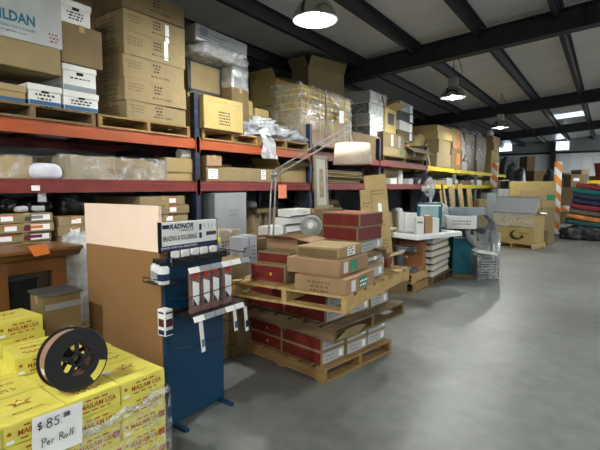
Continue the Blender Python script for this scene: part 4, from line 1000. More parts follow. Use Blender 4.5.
for tier, (cc, rz, z0) in enumerate(((cA, rA, .127), (cA+Vector((.02,-.0,0)), rA+radians(1), .49))):
    for k in range(2):
        for ix in range(2):
            for iy in range(3):
                x = -.245+.49*ix+random.uniform(-.008,.008); y = -.325+.325*iy+random.uniform(-.006,.006)
                redbox(pl(cc, rz, x*.97, y*.97, z0+k*.119), (.47, .31, .117), '%s red flooring carton, %s tier, %s layer, %s row' % (xw[ix], ['bottom', 'raised'][tier], lw[k], cw[iy]), rz, 'red flooring cartons below the top pallet', sticker=(iy == 0 and ix == 0 and tier == 0))
pallet(pl(cA, rA, .04, .03, .365), 1.14, 1.12, 'weathered middle pallet between two tiers of red cartons', WOODG, rA+radians(2), 'wooden pallets', 'y', .124)
# torn flap of the lower tier
bm = BM(); prism(bm, [(-.13,0),(.13,-.02),(.16,.1),(.0,.14),(-.1,.12)], 0, -.003, .003); o = new('torn_flap', bm, CB2); q = onX(352, 330, -1.62); o.location = (-1.66, q.y, q.z-.06); o.rotation_euler = (0, radians(38), radians(-10)); tag(o, 'torn cardboard flap sticking out of the red carton tiers', 'cardboard flap')
cB = Vector((-1.96, 3.22, .735)); rB = radians(3)
pallet(cB, 1.02, 1.34, 'fresh yellow pine pallet carrying the topmost flooring cartons', WOODF, rB, 'wooden pallets', 'x', .125, 8)
g = 'loose flooring cartons on the top pallet'
ZB = .862
def fr(x0, x1, yt, zb, dep, label, Yf, m=CB, rz=rB, **k):
    a = onY(x0, 260, Yf).x; b = onY(x1, 260, Yf).x; zt = onY((x0+x1)/2, yt, Yf).z; s = (b-a, dep, zt-zb)
    return redbox(((a+b)/2, Yf+dep/2, zb), s, label, rz, g, mbox=m, **k), s, zb+s[2]
t, s, za = fr(250, 283, 264.5, ZB, .5, 'red flooring carton with yellow dot on the left of the top pallet', 2.62, end=None, sticker=True)
t, s, zb2 = fr(257, 287, 252, za, .5, 'dark red flooring carton lying on the yellow dotted one', 2.68, end=None)
t, s, zd = fr(294, 345, 277, ZB, .48, 'long tan flooring carton at the front of the top pallet', 2.57, m=CBP, front=False, end=None)
dashes(t, s, '-Y', .0, .15, .2, 3, .03, CB3, seed=12)
patch(t, s, '+X', -.3, 0, .07, s[2]*.7, WHT); patch(t, s, '+X', .05, 0, .14, s[2]*.7, LABG, 'green_label')['label'] = 'green label with white lettering'
dashes(t, s, '+X', .05, .1, .12, 2, .03, LAB, off=.004, seed=3)
t, s, zc_ = fr(286.5, 337, 259, zd, .5, 'pinkish tan flooring carton with green end label, second up', 2.62, m=CBP, front=False, end=None)
patch(t, s, '+X', -.3, 0, .07, s[2]*.7, WHT); patch(t, s, '+X', -.02, 0, .12, s[2]*.7, LABG, 'green_label')
t, s, ze = fr(296, 337, 247, zc_, .4, 'tan flooring carton with white printed end label, third up', 2.70, m=CB2, front=False, end=None)
patch(t, s, '-Y', 0, -.05, s[0]-.03, s[2]*.75, CB3, 'soiled_front'); patch(t, s, '+X', 0, 0, .13, s[2]*.85, LAB); dashes(t, s, '+X', .0, .3, .1, 4, .02, INK, off=.004, seed=8)  # front face covered with a darker card tone
# opened carton
a = onY(266, 245, 2.84).x; b = onY(293, 245, 2.84).x
t = open_carton(((a+b)/2, 3.02, zb2), (b-a, .34, .085), 'opened tan carton with wide flaps on the dark red carton', CBP, radians(8), g, (-8, -6, -10, 18), .12)
# red ones at the back
z0 = ZB; Yr = 3.26
t, s, z0 = fr(322, 362, 254, z0, .55, 'tan carton at the foot of the rear red pile on the top pallet', Yr, m=CB, front=False)
t, s, z0 = fr(316, 356, 240.5, z0, .55, 'worn red and tan carton second up in the rear red pile', Yr, topred=True)
t, s, z0 = fr(323, 361, 226.5, z0, .38, 'red carton second from the top of the rear pile', Yr+.02, sidered=True, topred=True, rz=radians(-7))
t, s, z0 = fr(322.5, 362, 213, z0, .38, 'red carton topmost of the rear pile under the lampshade', Yr, sidered=True, topred=True, rz=radians(-5))
# right side of the pallet
def rside(px0, px1, yt, zb, dx, Xf, label, m=CB, **k):
    a = onX(px0, 260, Xf).y; b = onX(px1, 260, Xf).y; zt = onX((px0+px1)/2, yt, Xf).z; s = (dx, b-a, zt-zb)
    return redbox((Xf-dx/2, (a+b)/2, zb), s, label, 0, g, mbox=m, **k), s, zb+s[2]
t, s, z1 = rside(361, 384, 266, ZB, .4, -1.52, 'tan carton with white labels on the right side of the top pallet', CB2, front=False)
t, s, z2 = rside(352, 380, 257, z1, .36, -1.60, 'shaded brown carton on the white labelled one, right side', CB3, front=False)
a = onX(386, 262, -1.62).y
t = open_carton((-1.79, a+.12, ZB), (.3,.26,.1), 'small torn open red carton at the rear right pallet corner', CB, radians(15), g, (20, 60, None, 40), .14)
patch(t, (.3,.26,.1), '+X', 0, 0, .24, .08, RED, 'red_panel'); patch(t, (.3,.26,.1), '-Y', 0, 0, .28, .08, RED, 'red_panel')
# ================================================================= GIANT SWING ARM LAMP
LG = mat('lamp_arm_grey', (150,150,150), .35, metal=.6, var=.04)
def depth_pt(x, y, d): return EYE + ray(x, y)/F*d
DL = 4.95
b0 = depth_pt(268, 232, DL); j0 = depth_pt(274, 175, DL); t0 = depth_pt(350, 127, DL+.15); s0 = depth_pt(352.5, 154, DL+.15)
t = thing('swing_arm_floor_lamp', 'oversized grey twin rod swing arm lamp with film wrapped drum shade', 'lamp', (b0.x, b0.y, 0))
O = Vector((b0.x, b0.y, 0)); dr = (j0-b0); dr.z = 0
bm = BM(); lathe(bm, [(0,0),(.19,0),(.19,.015),(.05,.035),(.02,.08),(0,.08)], 32); new('base', bm, LG, t, True)
jt = j0-O; sd = RT*.035
for k in (-1, 1):
    bm = BM(); tube(bm, [Vector((0,0,.06))+sd*k, Vector((0,0,.5))+sd*k, jt+sd*k*.6], .011, 8); new('lower_rod', bm, LG, t)
tt = t0-O
for k in (-1, 1):
    off = Vector((0,0,.035))*k; bm = BM(); tube(bm, [jt+off-RT*.02, tt+off+RT*.02], .010, 8); new('upper_rod', bm, LG, t)
bm = BM(); tube(bm, [jt-sd*1.0, jt+sd*1.0], .02, 12); tube(bm, [jt+Vector((0,0,-.05)), jt+Vector((0,0,.05))], .018, 10); new('elbow_joint', bm, LG, t)
bm = BM(); tube(bm, [tt+Vector((0,0,.06)), tt+Vector((0,0,-.07)), (s0-O)+Vector((0,0,.1))], .014, 10); new('shade_stem', bm, LG, t)
rs = .225; hs = .235
bm = BM(); Msd = Matrix.Translation((s0-O))
lathe(bm, [(rs,-hs/2),(rs*.89,hs/2),(rs*.88,hs/2),(rs-.006,-hs/2)], 48, Msd, closed=True)
sh = new('drum_shade', bm, mat('peach_shade', (255,232,210), .7, var=.03), t, True)
bm = BM(); lathe(bm, [(rs+.014-.025*i_/12,-hs/2-.004+(hs+.008)*i_/12) for i_ in range(13)], 60, Msd)
for v in bm.verts: v.co += (v.co-(s0-O)).normalized()*.004*noise.noise(v.co*40)
new('film_cover', bm, film('shade_film', lo=.0, hi=.14, scale=14, rough=.12, bump=.15), sh, True)
bm = BM(); 
for a in (0, 2*pi/3, 4*pi/3): tube(bm, [(s0-O)+Vector((0,0,hs/2-.02)), (s0-O)+Vector((rs*.87*cos(a), rs*.87*sin(a), hs/2-.01))], .004, 6)
new('shade_spider', bm, LG, sh)

# ================================================================= AGAINST THE RACK, CENTRE
g = 'goods on the floor under the middle beams, centre'
# picture frame
a = onX(309, 180, -3.86).y; b = onX(322, 180, -3.86).y; zt = onX(315, 156, -3.86).z; zb = onX(315, 208, -3.86).z
t = thing('picture_frame', 'tall narrow grey brown picture frame leaning on the rack post', 'picture frame', (-3.74, (a+b)/2, zb)); t.rotation_euler = (0, radians(-2.5), 0)
w_, h_ = b-a, zt-zb
FRM = mat('frame_taupe', (128,120,104), .5, var=.12)
for (nm, s, c) in (('frame_side', (.03,.05,h_), (0,-w_/2+.025,h_/2)), ('frame_side', (.03,.05,h_), (0,w_/2-.025,h_/2)), ('frame_end', (.03,w_-.1,.05), (0,0,.025)), ('frame_end', (.03,w_-.1,.05), (0,0,h_-.025))):
    bm = BM(); bx(bm, s, c, bev=.004); new(nm, bm, FRM, t)
bm = BM(); bx(bm, (.01, w_-.1, h_-.1), (0,0,h_/2)); new('mount_board', bm, mat('mount_beige', (176,172,156), .5), t)
bm = BM(); bx(bm, (.003, w_*.3, h_*.55), (.007,0,h_*.48)); new('picture', bm, mat('picture_tan', (140,122,88), .5, var=.35, scale=9), t)
carton((-3.72, (a+b)/2, 0), (.4, w_+.2, zb-.002), 'tall shaded carton the picture frame stands on', CB3, 0, g)
# three white long boxes
Xw = -3.35
a = onX(286, 220, Xw).y; b = onX(309, 220, Xw).y; zt = onX(297, 208, Xw).z; zb = onX(297, 232, Xw).z
carton((Xw-.2, (a+b)/2, 0), (.4, b-a+.15, zb-.002), 'brown carton under the three white long boxes', CB3, 0, g)
for k in range(3):
    h = (zt-zb)/3; s = (.2, b-a-.03, h*.86)
    t = carton((Xw-.11+.02*k, (a+b)/2+[.0,-.03,.02][k], zb+k*h), s, '%s of three long white boxes behind the grey disc' % ['lowest','middle','topmost'][k], WHT, radians([2,-2,3][k]), 'long white boxes', tape=False)
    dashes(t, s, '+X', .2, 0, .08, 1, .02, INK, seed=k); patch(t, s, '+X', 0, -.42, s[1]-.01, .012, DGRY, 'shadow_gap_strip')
a2 = onX(270, 228, Xw).y; b2 = onX(285.5, 228, Xw).y; zz_ = onX(278, 226, Xw).z
t = carton((Xw-.11, (a2+b2)/2, zb), (.2, b2-a2-.05, zz_-zb), 'single white box left of the three long white boxes', WHT, 0, 'long white boxes', tape=False)
carton((Xw-.2, (a2+b2)/2-.04, 0), (.4, b2-a2+.02, zb-.002), 'brown carton under the single white box', CB3, 0, g)
# round grey disc
q = depth_pt(311, 226, 4.6)
t = thing('desk_fan', 'round pale grey fan grille disc standing among the flooring cartons', 'fan', (q.x, q.y, 0))
Mf = Matrix.Translation((0,0,q.z)) @ Matrix.Rotation(radians(20), 4, 'Z') @ Matrix.Rotation(radians(78), 4, 'X')
bm = BM(); lathe(bm, [(.0,.02),(.05,.02),(.06,.012),(.105,.01),(.118,0),(.105,-.02),(0,-.03)], 36, Mf); new('fan_head', bm, mat('pale_grey_grille', (168,172,174), .4, var=.05), t, True)
bm = BM(); 
for r in (.075, .09, .105): lathe(bm, [(r,.014),(r+.003,.016),(r+.003,.012)], 36, Mf, closed=True)
new('grille_ring', bm, GRYP, t)
bm = BM(); lathe(bm, [(0,.03),(.03,.03),(.035,.015)], 20, Mf); new('hub_cap', bm, PLA, t)
bm = BM(); tube(bm, [(0,0,0),(0,0,q.z-.08)], .02, 10); lathe(bm, [(0,0),(.12,0),(.12,.02),(.03,.04),(0,.04)], 24); new('stand', bm, GRYP, t)
# leaning tall cartons
def leaner(x0, x1, yt, Yb, z0, label, m, w, dpt, lean, sticker=False, lx=0):
    q = onY((x0+x1)/2, yt, Yb); h = (q.z-z0)/cos(radians(lean))
    t = thing('tall_carton', label, 'box', (q.x, Yb, z0), radians(38), 'tall leaning cartons'); t.rotation_euler = (radians(-lean), radians(lx), radians(32))
    bm = BM(); bx(bm, (w, dpt, h), (0,0,h/2), bev=.004); new('carton_body', bm, m, t); s = (w, dpt, h)
    if sticker: patch(t, s, '-Y', .1, .12, .055, .22, LAB)
    dashes(t, s, '-Y', 0, .33, w*.6, 2, .05, CB3, seed=int(x0)); dashes(t, s, '-Y', .1, -.2, w*.6, 3, .05, CB3, seed=int(x1)); dashes(t, s, '-Y', 0, .0, w*.5, 2, .05, CB3, seed=5)
    return t
leaner(372, 396, 175, 6.2, .35, 'tall tan carton leaning back with white sticker under the beams', CB2, .33, .16, 7, True, -5)
leaner(364, 376, 190, 6.05, .35, 'narrow shorter tan carton leaning left of the tall stickered one', CB2, .16, .12, 6, False, -3)
q = onY(378, 200, 6.2); carton((q.x-.0, 6.3, 0), (.75, .6, .345), 'dark carton the tall leaning cartons stand on', CB3, radians(32), g)
# dim goods on the floor between
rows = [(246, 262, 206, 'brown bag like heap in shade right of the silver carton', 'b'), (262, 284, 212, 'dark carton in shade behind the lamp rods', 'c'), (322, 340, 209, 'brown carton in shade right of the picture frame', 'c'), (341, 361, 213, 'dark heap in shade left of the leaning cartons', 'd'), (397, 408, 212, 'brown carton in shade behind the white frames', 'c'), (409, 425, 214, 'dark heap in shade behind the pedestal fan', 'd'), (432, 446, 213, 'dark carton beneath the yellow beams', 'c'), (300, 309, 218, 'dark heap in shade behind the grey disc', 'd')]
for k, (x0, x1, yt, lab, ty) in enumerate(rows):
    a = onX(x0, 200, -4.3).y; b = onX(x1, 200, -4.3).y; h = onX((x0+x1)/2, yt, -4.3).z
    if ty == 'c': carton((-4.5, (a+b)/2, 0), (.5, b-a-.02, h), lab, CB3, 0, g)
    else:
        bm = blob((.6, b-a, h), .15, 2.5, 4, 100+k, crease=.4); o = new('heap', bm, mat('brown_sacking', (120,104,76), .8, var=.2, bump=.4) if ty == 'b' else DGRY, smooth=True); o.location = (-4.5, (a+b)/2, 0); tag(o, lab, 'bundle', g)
# small lit oddments on the shaded heaps
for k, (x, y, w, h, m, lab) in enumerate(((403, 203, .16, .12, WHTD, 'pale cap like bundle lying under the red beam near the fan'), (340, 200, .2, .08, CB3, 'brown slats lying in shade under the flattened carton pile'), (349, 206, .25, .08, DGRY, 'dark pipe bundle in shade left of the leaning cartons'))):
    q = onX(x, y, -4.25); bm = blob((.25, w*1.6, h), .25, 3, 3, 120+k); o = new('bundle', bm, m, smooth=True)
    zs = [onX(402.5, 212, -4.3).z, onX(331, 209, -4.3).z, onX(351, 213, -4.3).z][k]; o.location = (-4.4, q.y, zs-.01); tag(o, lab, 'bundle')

# ================================================================= SECOND FLOOR STACK
g = 'goods round the white frames'
pallet((-2.85, 6.66, 0), 1.08, .56, 'lower of two stacked pallets under the grey machine', WOOD, radians(-2), 'wooden pallets', 'x', .14)
pallet((-2.78, 7.55, 0), 1.1, 1.15, 'wooden pallet under the stack of white trays', WOODG, radians(-2), 'wooden pallets', 'y', .14)
pallet((-2.78, 6.66, .142), .9, .54, 'upper fresh pallet holding the grey machine and orange brown cartons', WOODF, radians(-2), 'wooden pallets', 'x', .14)
OB = mat('orange_brown_card', (166,112,66), .6, var=.12, bump=.2)
cs = [((-2.98,6.83,.284),(.40,.16,.40),'orange brown wrapped carton behind the grey machine, left'),((-2.55,6.83,.284),(.40,.16,.44),'orange brown wrapped carton behind the grey machine, right')]
for c, s, lab in cs: carton(c, s, lab, OB, radians(random.uniform(-3,3)), 'orange brown wrapped cartons')
for k, (x, y, w) in enumerate(((-2.98, 6.83, .4), (-2.55, 6.83, .34))):
    carton((x, y, .687 if k == 0 else .727), (w, .2, .12 if k == 0 else .08), ['tan carton under the left half of the white foam tray','tan carton under the right half of the white foam tray'][k], CB3, 0, g)
# grey machine on the short pallet
t = thing('bench_machine', 'grey metal bench machine with chrome knobs on the stacked pallets', 'machine', (-2.62, 6.54, .284), radians(8))
GM = mat('grey_machine_paint', (92,96,104), .3, metal=.4, var=.1)
for nm, s, c in (('base_plate', (.5,.3,.06), (0,0,.03)), ('column', (.12,.14,.3), (-.02,.02,.2)), ('arm', (.34,.12,.09), (.06,.02,.35))):
    bm = BM(); bx(bm, s, c, bev=.015); new(nm, bm, GM, t, True)
for c in ((.22,-.06,.35), (.16,-.12,.08), (.1,-.1,.25)):
    bm = BM(); tube(bm, [c, (c[0]+.03, c[1]-.06, c[2])], .02, 12); new('chrome_knob', bm, STEEL, t)
bm = BM(); tube(bm, [(-.2,-.1,.07),(.2,-.1,.07)], .03, 14); new('roller', bm, GM, t)
# stack of white moulded trays
def tray(c, sx, sy, h, rz, label, group, m=PLA, rim=.07):
    t = thing('moulded_tray', label, 'tray', c, rz, group)
    bm = BM(); prof = [(sx/2, sy/2)]
    bx(bm, (sx, sy, .02), (0,0,.01), bev=.006)
    for s_, c_ in (((rim,sy,h),(sx/2-rim/2,0,h/2)),((rim,sy,h),(-sx/2+rim/2,0,h/2)),((sx-2*rim,rim,h),(0,sy/2-rim/2,h/2)),((sx-2*rim,rim,h),(0,-sy/2+rim/2,h/2))): bx(bm, s_, c_, bev=min(rim, h)*.3)
    new('tray_shell', bm, m, t, False); return t
FRW = mat('soiled_white_plastic', (196,196,192), .4, var=.12)
zt = .16
for k in range(6):
    t = tray((-2.6+random.uniform(-.015,.015), 7.35, zt), .72, .92, .075, radians(random.uniform(-2,2)), ['lowest','second','third','fourth','fifth','uppermost'][k]+' of the stacked white moulded trays on the pallet', 'stacked white moulded trays', FRW)
    bm = BM(); bx(bm, (.5,.7,.05), (0,0,.05), bev=.01); new('tan_insert', bm, CBY if k % 2 else CB3, t)
    bm = BM(); bx(bm, (.05,.85,.018), (.33,0,.084), (0,0,0)); new('tan_edge_strip', bm, CBY, t)
    zt += .108
carton((-3.2, 7.45, .142), (.42, .9, .64), 'brown carton beside the stacked white trays', CB3, 0, g)
FOAM = mat('white_foam_edge', (224,226,228), .5, var=.04)
a = onZ(388, 246, .86); 
t = tray((-2.62, 6.98, .815), 1.15, 1.1, .075, radians(-20), 'large white foam edged tray spread over the carton tops', None, FOAM, .11)
bm = BM(); bx(bm, (.9,.86,.02), (0,0,.045)); new('grey_liner', bm, mat('grey_liner', (120,122,122), .4), t)
bm = BM(); bx(bm, (.3,.3,.02), (-.2,-.25,.07), (0,0,.3)); new('yellow_sheet', bm, mat('pale_yellow_sheet', (214,202,110), .6), t)

def dbox(x0, x1, yt, yb, d, label, m, dep=.2, rz=0, group=None, cat='box', tape=False, name='carton', z0=None):
    """box whose front (-Y side) spans the given image columns at depth d"""
    p = depth_pt(x0, yb, d); q = depth_pt(x1, yb, d); u_ = q-p; u_.z = 0; zt = depth_pt((x0+x1)/2, yt, d).z; zb = depth_pt((x0+x1)/2, yb, d).z if z0 is None else z0
    an = math.atan2(u_.y, u_.x)+rz; s = (u_.length, dep, zt-zb); c = (p+q)/2+Vector((-sin(an), cos(an), 0))*dep/2; c.z = zb
    return carton(tuple(c), s, label, m, an, group, name, cat, tape=tape), s, c
t, s, c = dbox(417, 441, 203, 230, 7.15, 'teal and white printed box standing on the foam tray', TEAL, .16, radians(-14), z0=.862); 
patch(t, s, '-Y', 0, .1, s[0]*.72, s[2]*.62, mat('pale_blue_print', (150,176,184), .5, var=.1), 'picture_print'); patch(t, s, '-Y', -.1, .0, .08, .1, LAB, off=.004); patch(t, s, '-Y', 0, .42, s[0]*.9, .025, LAB, 'white_band', off=.004); patch(t, s, '-Y', .0, -.2, .16, .05, DGRY, 'print', off=.004)
t, s, c = dbox(416, 424, 217, 231, 6.8, 'small white box in front of the teal printed box, left', WHT, .12, z0=.862); patch(t, s, '-Y', 0, .2, s[0]*.7, .03, GRYP, 'print')
t, s, c = dbox(425, 432, 216, 231, 6.8, 'small tan white box in front of the teal printed box, middle', CBP, .12, z0=.862)
t, s, c = dbox(432.5, 439, 218, 231, 6.8, 'small white box in front of the teal printed box, right', WHT, .12, z0=.862)
for k, (x0, x1, yt) in enumerate(((399, 404, 212), (404.5, 418, 213))):
    dbox(x0, x1, yt, 231, 7.2, ['narrow white foam post standing at the tray back', 'low white foam slab standing at the tray back'][k], FOAM, .12, radians(10), 'white foam pieces on the tray', z0=.862)
# wrapped pedestal fan
q = depth_pt(430, 225, 8.3)
t = thing('pedestal_fan', 'film wrapped white pedestal fan standing above the foam tray', 'fan', (q.x, q.y, .79))
hz = depth_pt(430, 188, 8.3).z-.79
bm = BM(); lathe(bm, [(0,0),(.2,0),(.2,.03),(.05,.06),(0,.06)], 28); new('base', bm, PLA, t, True)
bm = BM(); tube(bm, [(0,0,.04),(0,0,hz-.12)], .022, 10); new('pole', bm, PLA, t)
Mf = Matrix.Translation((0,0,hz)) @ Matrix.Rotation(PSI+radians(62), 4, 'Z') @ Matrix.Rotation(radians(84), 4, 'X')
bm = BM(); lathe(bm, [(0,-.02),(.04,-.02),(.05,-.16),(0,-.18)], 20, Mf); new('motor_housing', bm, PLA, t, True)
bm = BM(); 
for r in (.06, .09, .12, .15, .18, .205): lathe(bm, [(r,.05*cos(r*7)),(r+.003,.05*cos(r*7)),(r+.003,.05*cos(r*7)-.003)], 30, Mf, closed=True)
for k in range(18):
    a = k*pi/9; tube(bm, [Mf @ Vector((.03*cos(a), .03*sin(a), .05)), Mf @ Vector((.15*cos(a), .15*sin(a), .03)), Mf @ Vector((.205*cos(a), .205*sin(a), 0)), Mf @ Vector((.15*cos(a), .15*sin(a), -.04))], .002, 4)
new('fan_grille', bm, PLA, t)
for k in range(3):
    a = k*2*pi/3; bm = BM(); bx(bm, (.15,.09,.004), (.1,0,0), (.4,0,0)); bmesh.ops.transform(bm, matrix=Mf @ Matrix.Rotation(a, 4, 'Z'), verts=bm.verts); new('fan_blade', bm, GRYP, t)
bm = BM(); lathe(bm, [(.0,.065),(.15,.05),(.225,0),(.15,-.08),(0,-.19)], 30, Mf)
for v in bm.verts: v.co += Vector((1,1,1))*.015*noise.noise(v.co*14)
new('film_hood', bm, FILMC, t, True)
bm = blob((.5,.55,.5), .15, 2.6, 4, 131, crease=.5); f_ = new('film_skirt', bm, FILMW, t, True); f_.location = (.08, .1, .0)
carton((q.x, q.y+.03, .0), (.5,.5,.785), 'tan carton supporting the wrapped pedestal fan', CB3, 0, g)
# ================================================================= THIRD GROUP: FANS
g = 'boxed fans at the end of the floor stacks'
t, s, c = dbox(452, 475, 239, 277, 7.9, 'teal pictured fan box with white border on the floor', TEAL, .3, radians(4), g); c0 = c
t.location.z = 0.05; 
patch(t, s, '-Y', .46, 0, .05, s[2]*.98, LAB, 'white_edge'); patch(t, s, '-Y', 0, .47, s[0]*.95, .04, LAB, 'white_edge'); patch(t, s, '+X', 0, 0, s[1]*.9, s[2]*.95, LAB, 'white_side')
bm = BM(); 
for r in (.06, .09, .12, .15): lathe(bm, [(r,0),(r+.008,.001),(r+.008,0)], 30, face_frame(s, '-Y', -.05, -.02, .003), closed=True)
new('fan_print', bm, mat('fan_print', (60,130,140), .5), t)
bm = BM(); bx(bm, (.62,.42,.045), (0,0,.0225)); o = new('wood_slab', bm, CB3); o.location = (t.location.x, t.location.y, 0); tag(o, 'low brown slab under the teal pictured fan box', 'board')
ztop = .05+s[2]
t, s, c = dbox(446, 474, 230, 238.4, 7.7, 'black packed appliance on top of the teal fan box', BLK, .35, 0, g); t.location.z = ztop+.002
zt2 = ztop+.002+s[2]
bm = BM(); tube(bm, [(0,0,0),(.02,-.05,0)], .05, 16); 
t, s, c = dbox(447, 476, 216, 229, 7.6, 'white box with blue top picture above the black appliance', WHT, .42, radians(-8), g); t.location.z = zt2; z3 = zt2+s[2]
patch(t, s, '+Z', 0, 0, s[0]*.8, s[1]*.8, mat('slate_blue_print', (76,92,116), .4, var=.4, scale=8), 'top_picture'); dashes(t, s, '-Y', 0, .1, .3, 2, .05, GRYP, seed=4)
t, s, c = dbox(451, 484, 208, 215, 7.85, 'tilted grey blue flat box topmost beside the fans', mat('grey_blue_flat', (134,146,158), .35, var=.2), .35, radians(-16), g); t.location.z = z3+.002; patch(t, s, '+Z', 0, 0, s[0]*.85, s[1]*.8, mat('slate_blue_print', (76,92,116), .4), 'top_picture')
# industrial fan wheel
q = depth_pt(481, 231, 7.75)
t = thing('drum_fan', 'round grey drum fan in film beside the boxed fans', 'fan', (q.x, q.y, q.z-.3))
Mf = Matrix.Translation((0,0,.3)) @ Matrix.Rotation(PSI+radians(20), 4, 'Z') @ Matrix.Rotation(radians(88), 4, 'X')
bm = BM(); lathe(bm, [(.29,-.1),(.3,-.1),(.3,.06),(.29,.06)], 40, Mf, closed=True); new('fan_drum', bm, GRYP, t, True)
bm = BM()
for r in (.05, .09, .13, .17, .21, .25, .28): lathe(bm, [(r,.06),(r+.005,.063),(r+.005,.058)], 36, Mf, closed=True)
for k in range(16):
    a = k*pi/8; tube(bm, [Mf @ Vector((.04*cos(a), .04*sin(a), .06)), Mf @ Vector((.29*cos(a), .29*sin(a), .06))], .003, 4)
new('front_grille', bm, ALU, t)
for k in range(4):
    a = k*pi/2+.4; bm = BM(); bx(bm, (.24,.13,.006), (.14,0,0), (.5,0,0)); bmesh.ops.transform(bm, matrix=Mf @ Matrix.Rotation(a, 4, 'Z'), verts=bm.verts); new('fan_blade', bm, ALU, t)
bm = BM(); lathe(bm, [(0,.05),(.05,.05),(.06,-.08),(0,-.09)], 20, Mf); new('fan_motor', bm, DGRY, t, True)
fz = q.z-.3
qq = depth_pt(484, 258, 7.7)
t = thing('wrapped_heater', 'dark grey appliance in crinkled film under the drum fan', 'appliance', (qq.x, qq.y, 0), PSI)
bm = BM(); bx(bm, (.3,.34,.4), (0,0,.23), bev=.02); bx(bm, (.34,.38,.03), (0,0,.015), bev=.005); new('appliance_body', bm, mat('charcoal_body', (70,72,76), .4, var=.2), t)
bm = BM(); 
for k in range(6): bx(bm, (.24,.01,.012), (0,-.176,.12+k*.045))
new('vent_slats', bm, ALU, t)['kind'] = 'stuff'
bm = shell((.32,.36,.43), .01, .03, 7, 10, 15); new('film_cover', bm, FILMC, t, True)
bm = BM(); bx(bm, (.34,.3,.04), (0,0,.465), (0,.15,0), bev=.01); new('white_cap', bm, PLA, t)
qq = onZ(494, 277, 0)
t = thing('film_roll', 'upright silver grey roll standing on the floor by the fans', 'roll', (qq.x, qq.y, 0))
h = depth_pt(495, 232, (qq-EYE).dot(FW)).z
bm = BM(); lathe(bm, [(.035,0),(.085,0),(.085,h),(.035,h)], 28, closed=True); new('roll_body', bm, mat('silver_roll', (156,160,160), .25, metal=.4, var=.1), t, True)
bm = BM(); lathe(bm, [(.03,-.0),(.036,0),(.036,h+.01),(.03,h+.01)], 20, closed=True); new('core_tube', bm, CB, t)
bm = BM(); 
for k in range(6): bx(bm, (.002,.03,.05), (0,0,0)); 
bm.free()
# leaning boards under the yellow beams
for k, (x0, yt, w, m, lab) in enumerate(((447, 189, .3, CB2, 'tan board leaning under the yellow beams, leftmost'), (455, 186, .3, CB, 'tan board leaning under the yellow beams, second'), (463, 184, .3, CB2, 'tan board leaning under the yellow beams, third'), (471, 188, .34, CBY, 'tan board leaning under the yellow beams, rightmost'), (459, 194, .1, DGRY, 'dark plank leaning between the tan boards'), (444, 184, .05, DKST, 'dark steel bar leaning beside the tan boards'))):
    q = onX(x0, yt, -3.7); L = q.z/cos(radians(8))
    bm = BM(); bx(bm, (.025, w*1.6, L), (0,0,L/2)); o = new('leaning_board', bm, m); o.location = (-3.62+.02*k, q.y, 0); o.rotation_euler = (radians(7), radians(-6), radians(0)); tag(o, lab, 'board', 'boards leaning under the yellow beams')

# ================================================================= GRILL CRATE AND CARDBOARD
ang = radians(-36)
t0_ = onZ(491, 245.5, 0); t1_ = onZ(533, 250, 0)
u_ = (t1_-t0_); an = math.atan2(u_.y, u_.x); wid = u_.length
mid = (t0_+t1_)/2; nrm = Vector((-sin(an), cos(an), 0))
dG = .7
cG = mid+nrm*dG/2
pallet((cG.x, cG.y, 0), wid, dG+.05, 'pallet under the large crate with curved arrow logo', WOODF, an, 'wooden pallets', 'x', .15)
s = (wid*.97, dG*.85, .95)
dd = (mid-EYE).dot(FW)
s = (wid*.97, dG*.85, depth_pt(516, 214, dd).z-.152)
t = carton((cG.x, cG.y, .152), s, 'large brown crate with curved arrow logo under the grey panel', CBY, an, None, 'large_crate')
bm = BM(); pts = arc(0, 0, .17, .11, 110, 300, 16)
for i in range(16):
    w_ = .012+.03*sin(pi*i/16); p_, q_ = Vector(pts[i]), Vector(pts[i+1])
    M_ = face_frame(s, '-Y', .12, -.22, .004)
    tube(bm, [M_ @ Vector((p_.x, p_.y, 0)), M_ @ Vector((q_.x, q_.y, 0))], [w_, .012+.03*sin(pi*(i+1)/16)], 6)
prism_ = BM(); prism_.free()
M_ = face_frame(s, '-Y', .18, -.30, .004); vs = [bm.verts.new(M_ @ Vector(p)) for p in ((-.02,-.04,0.001),(.12,.0,0.001),(.03,.07,0.001))]; bm.faces.new(vs)
new('arrow_logo', bm, INK, t); dashes(t, s, '-Y', .27, -.16, .25, 1, .05, INK, seed=3); patch(t, s, '-Y', 0, .06, s[0]-.02, .03, CB3, 'crease')
bm = BM(); bx(bm, (s[0]+.01, .002, .33), (0,-s[1]/2-.006,s[2]-.165)); new('film_band', bm, FILMC, t)
ptop = depth_pt(516, 197.5, dd+.2).z; zb_ = .152+s[2]
t = thing('lid_panel', 'tilted glossy grey panel lid lying on the large crate', 'panel', (cG.x, cG.y, zb_+.01), an)
Wp = wid*1.0; AP = radians(62); Lp = (ptop-zb_-.02)/sin(AP)
bm = BM(); bx(bm, (Wp, Lp, .03), (0, Lp/2, 0), bev=.008); bmesh.ops.transform(bm, matrix=Matrix.Translation((0,-s[1]/2+.02,.02)) @ Matrix.Rotation(AP, 4, 'X'), verts=bm.verts); new('panel_sheet', bm, mat('grey_gloss', (162,166,170), .18, metal=.3, var=.03), t)
bm = BM(); bx(bm, (Wp+.02, .04, .05), (0,-s[1]/2+.01,.02)); bx(bm, (Wp+.02, .04, .04), (0,-s[1]/2+.02+Lp*cos(AP),.02+Lp*sin(AP))); new('edge_rail', bm, GRYP, t)
bm = BM(); 
for sgn in (-1, 1): tube(bm, [(sgn*Wp*.5,-s[1]/2+.03,.0),(sgn*Wp*.5,.1,.03),(sgn*Wp*.5,-s[1]/2+.02+Lp*cos(AP),Lp*sin(AP))], .015, 8)
tube(bm, [(Wp*.5,-s[1]/2+.1,.02),(Wp*.5+.25,-s[1]/2+.05,.02)], .03, 10)
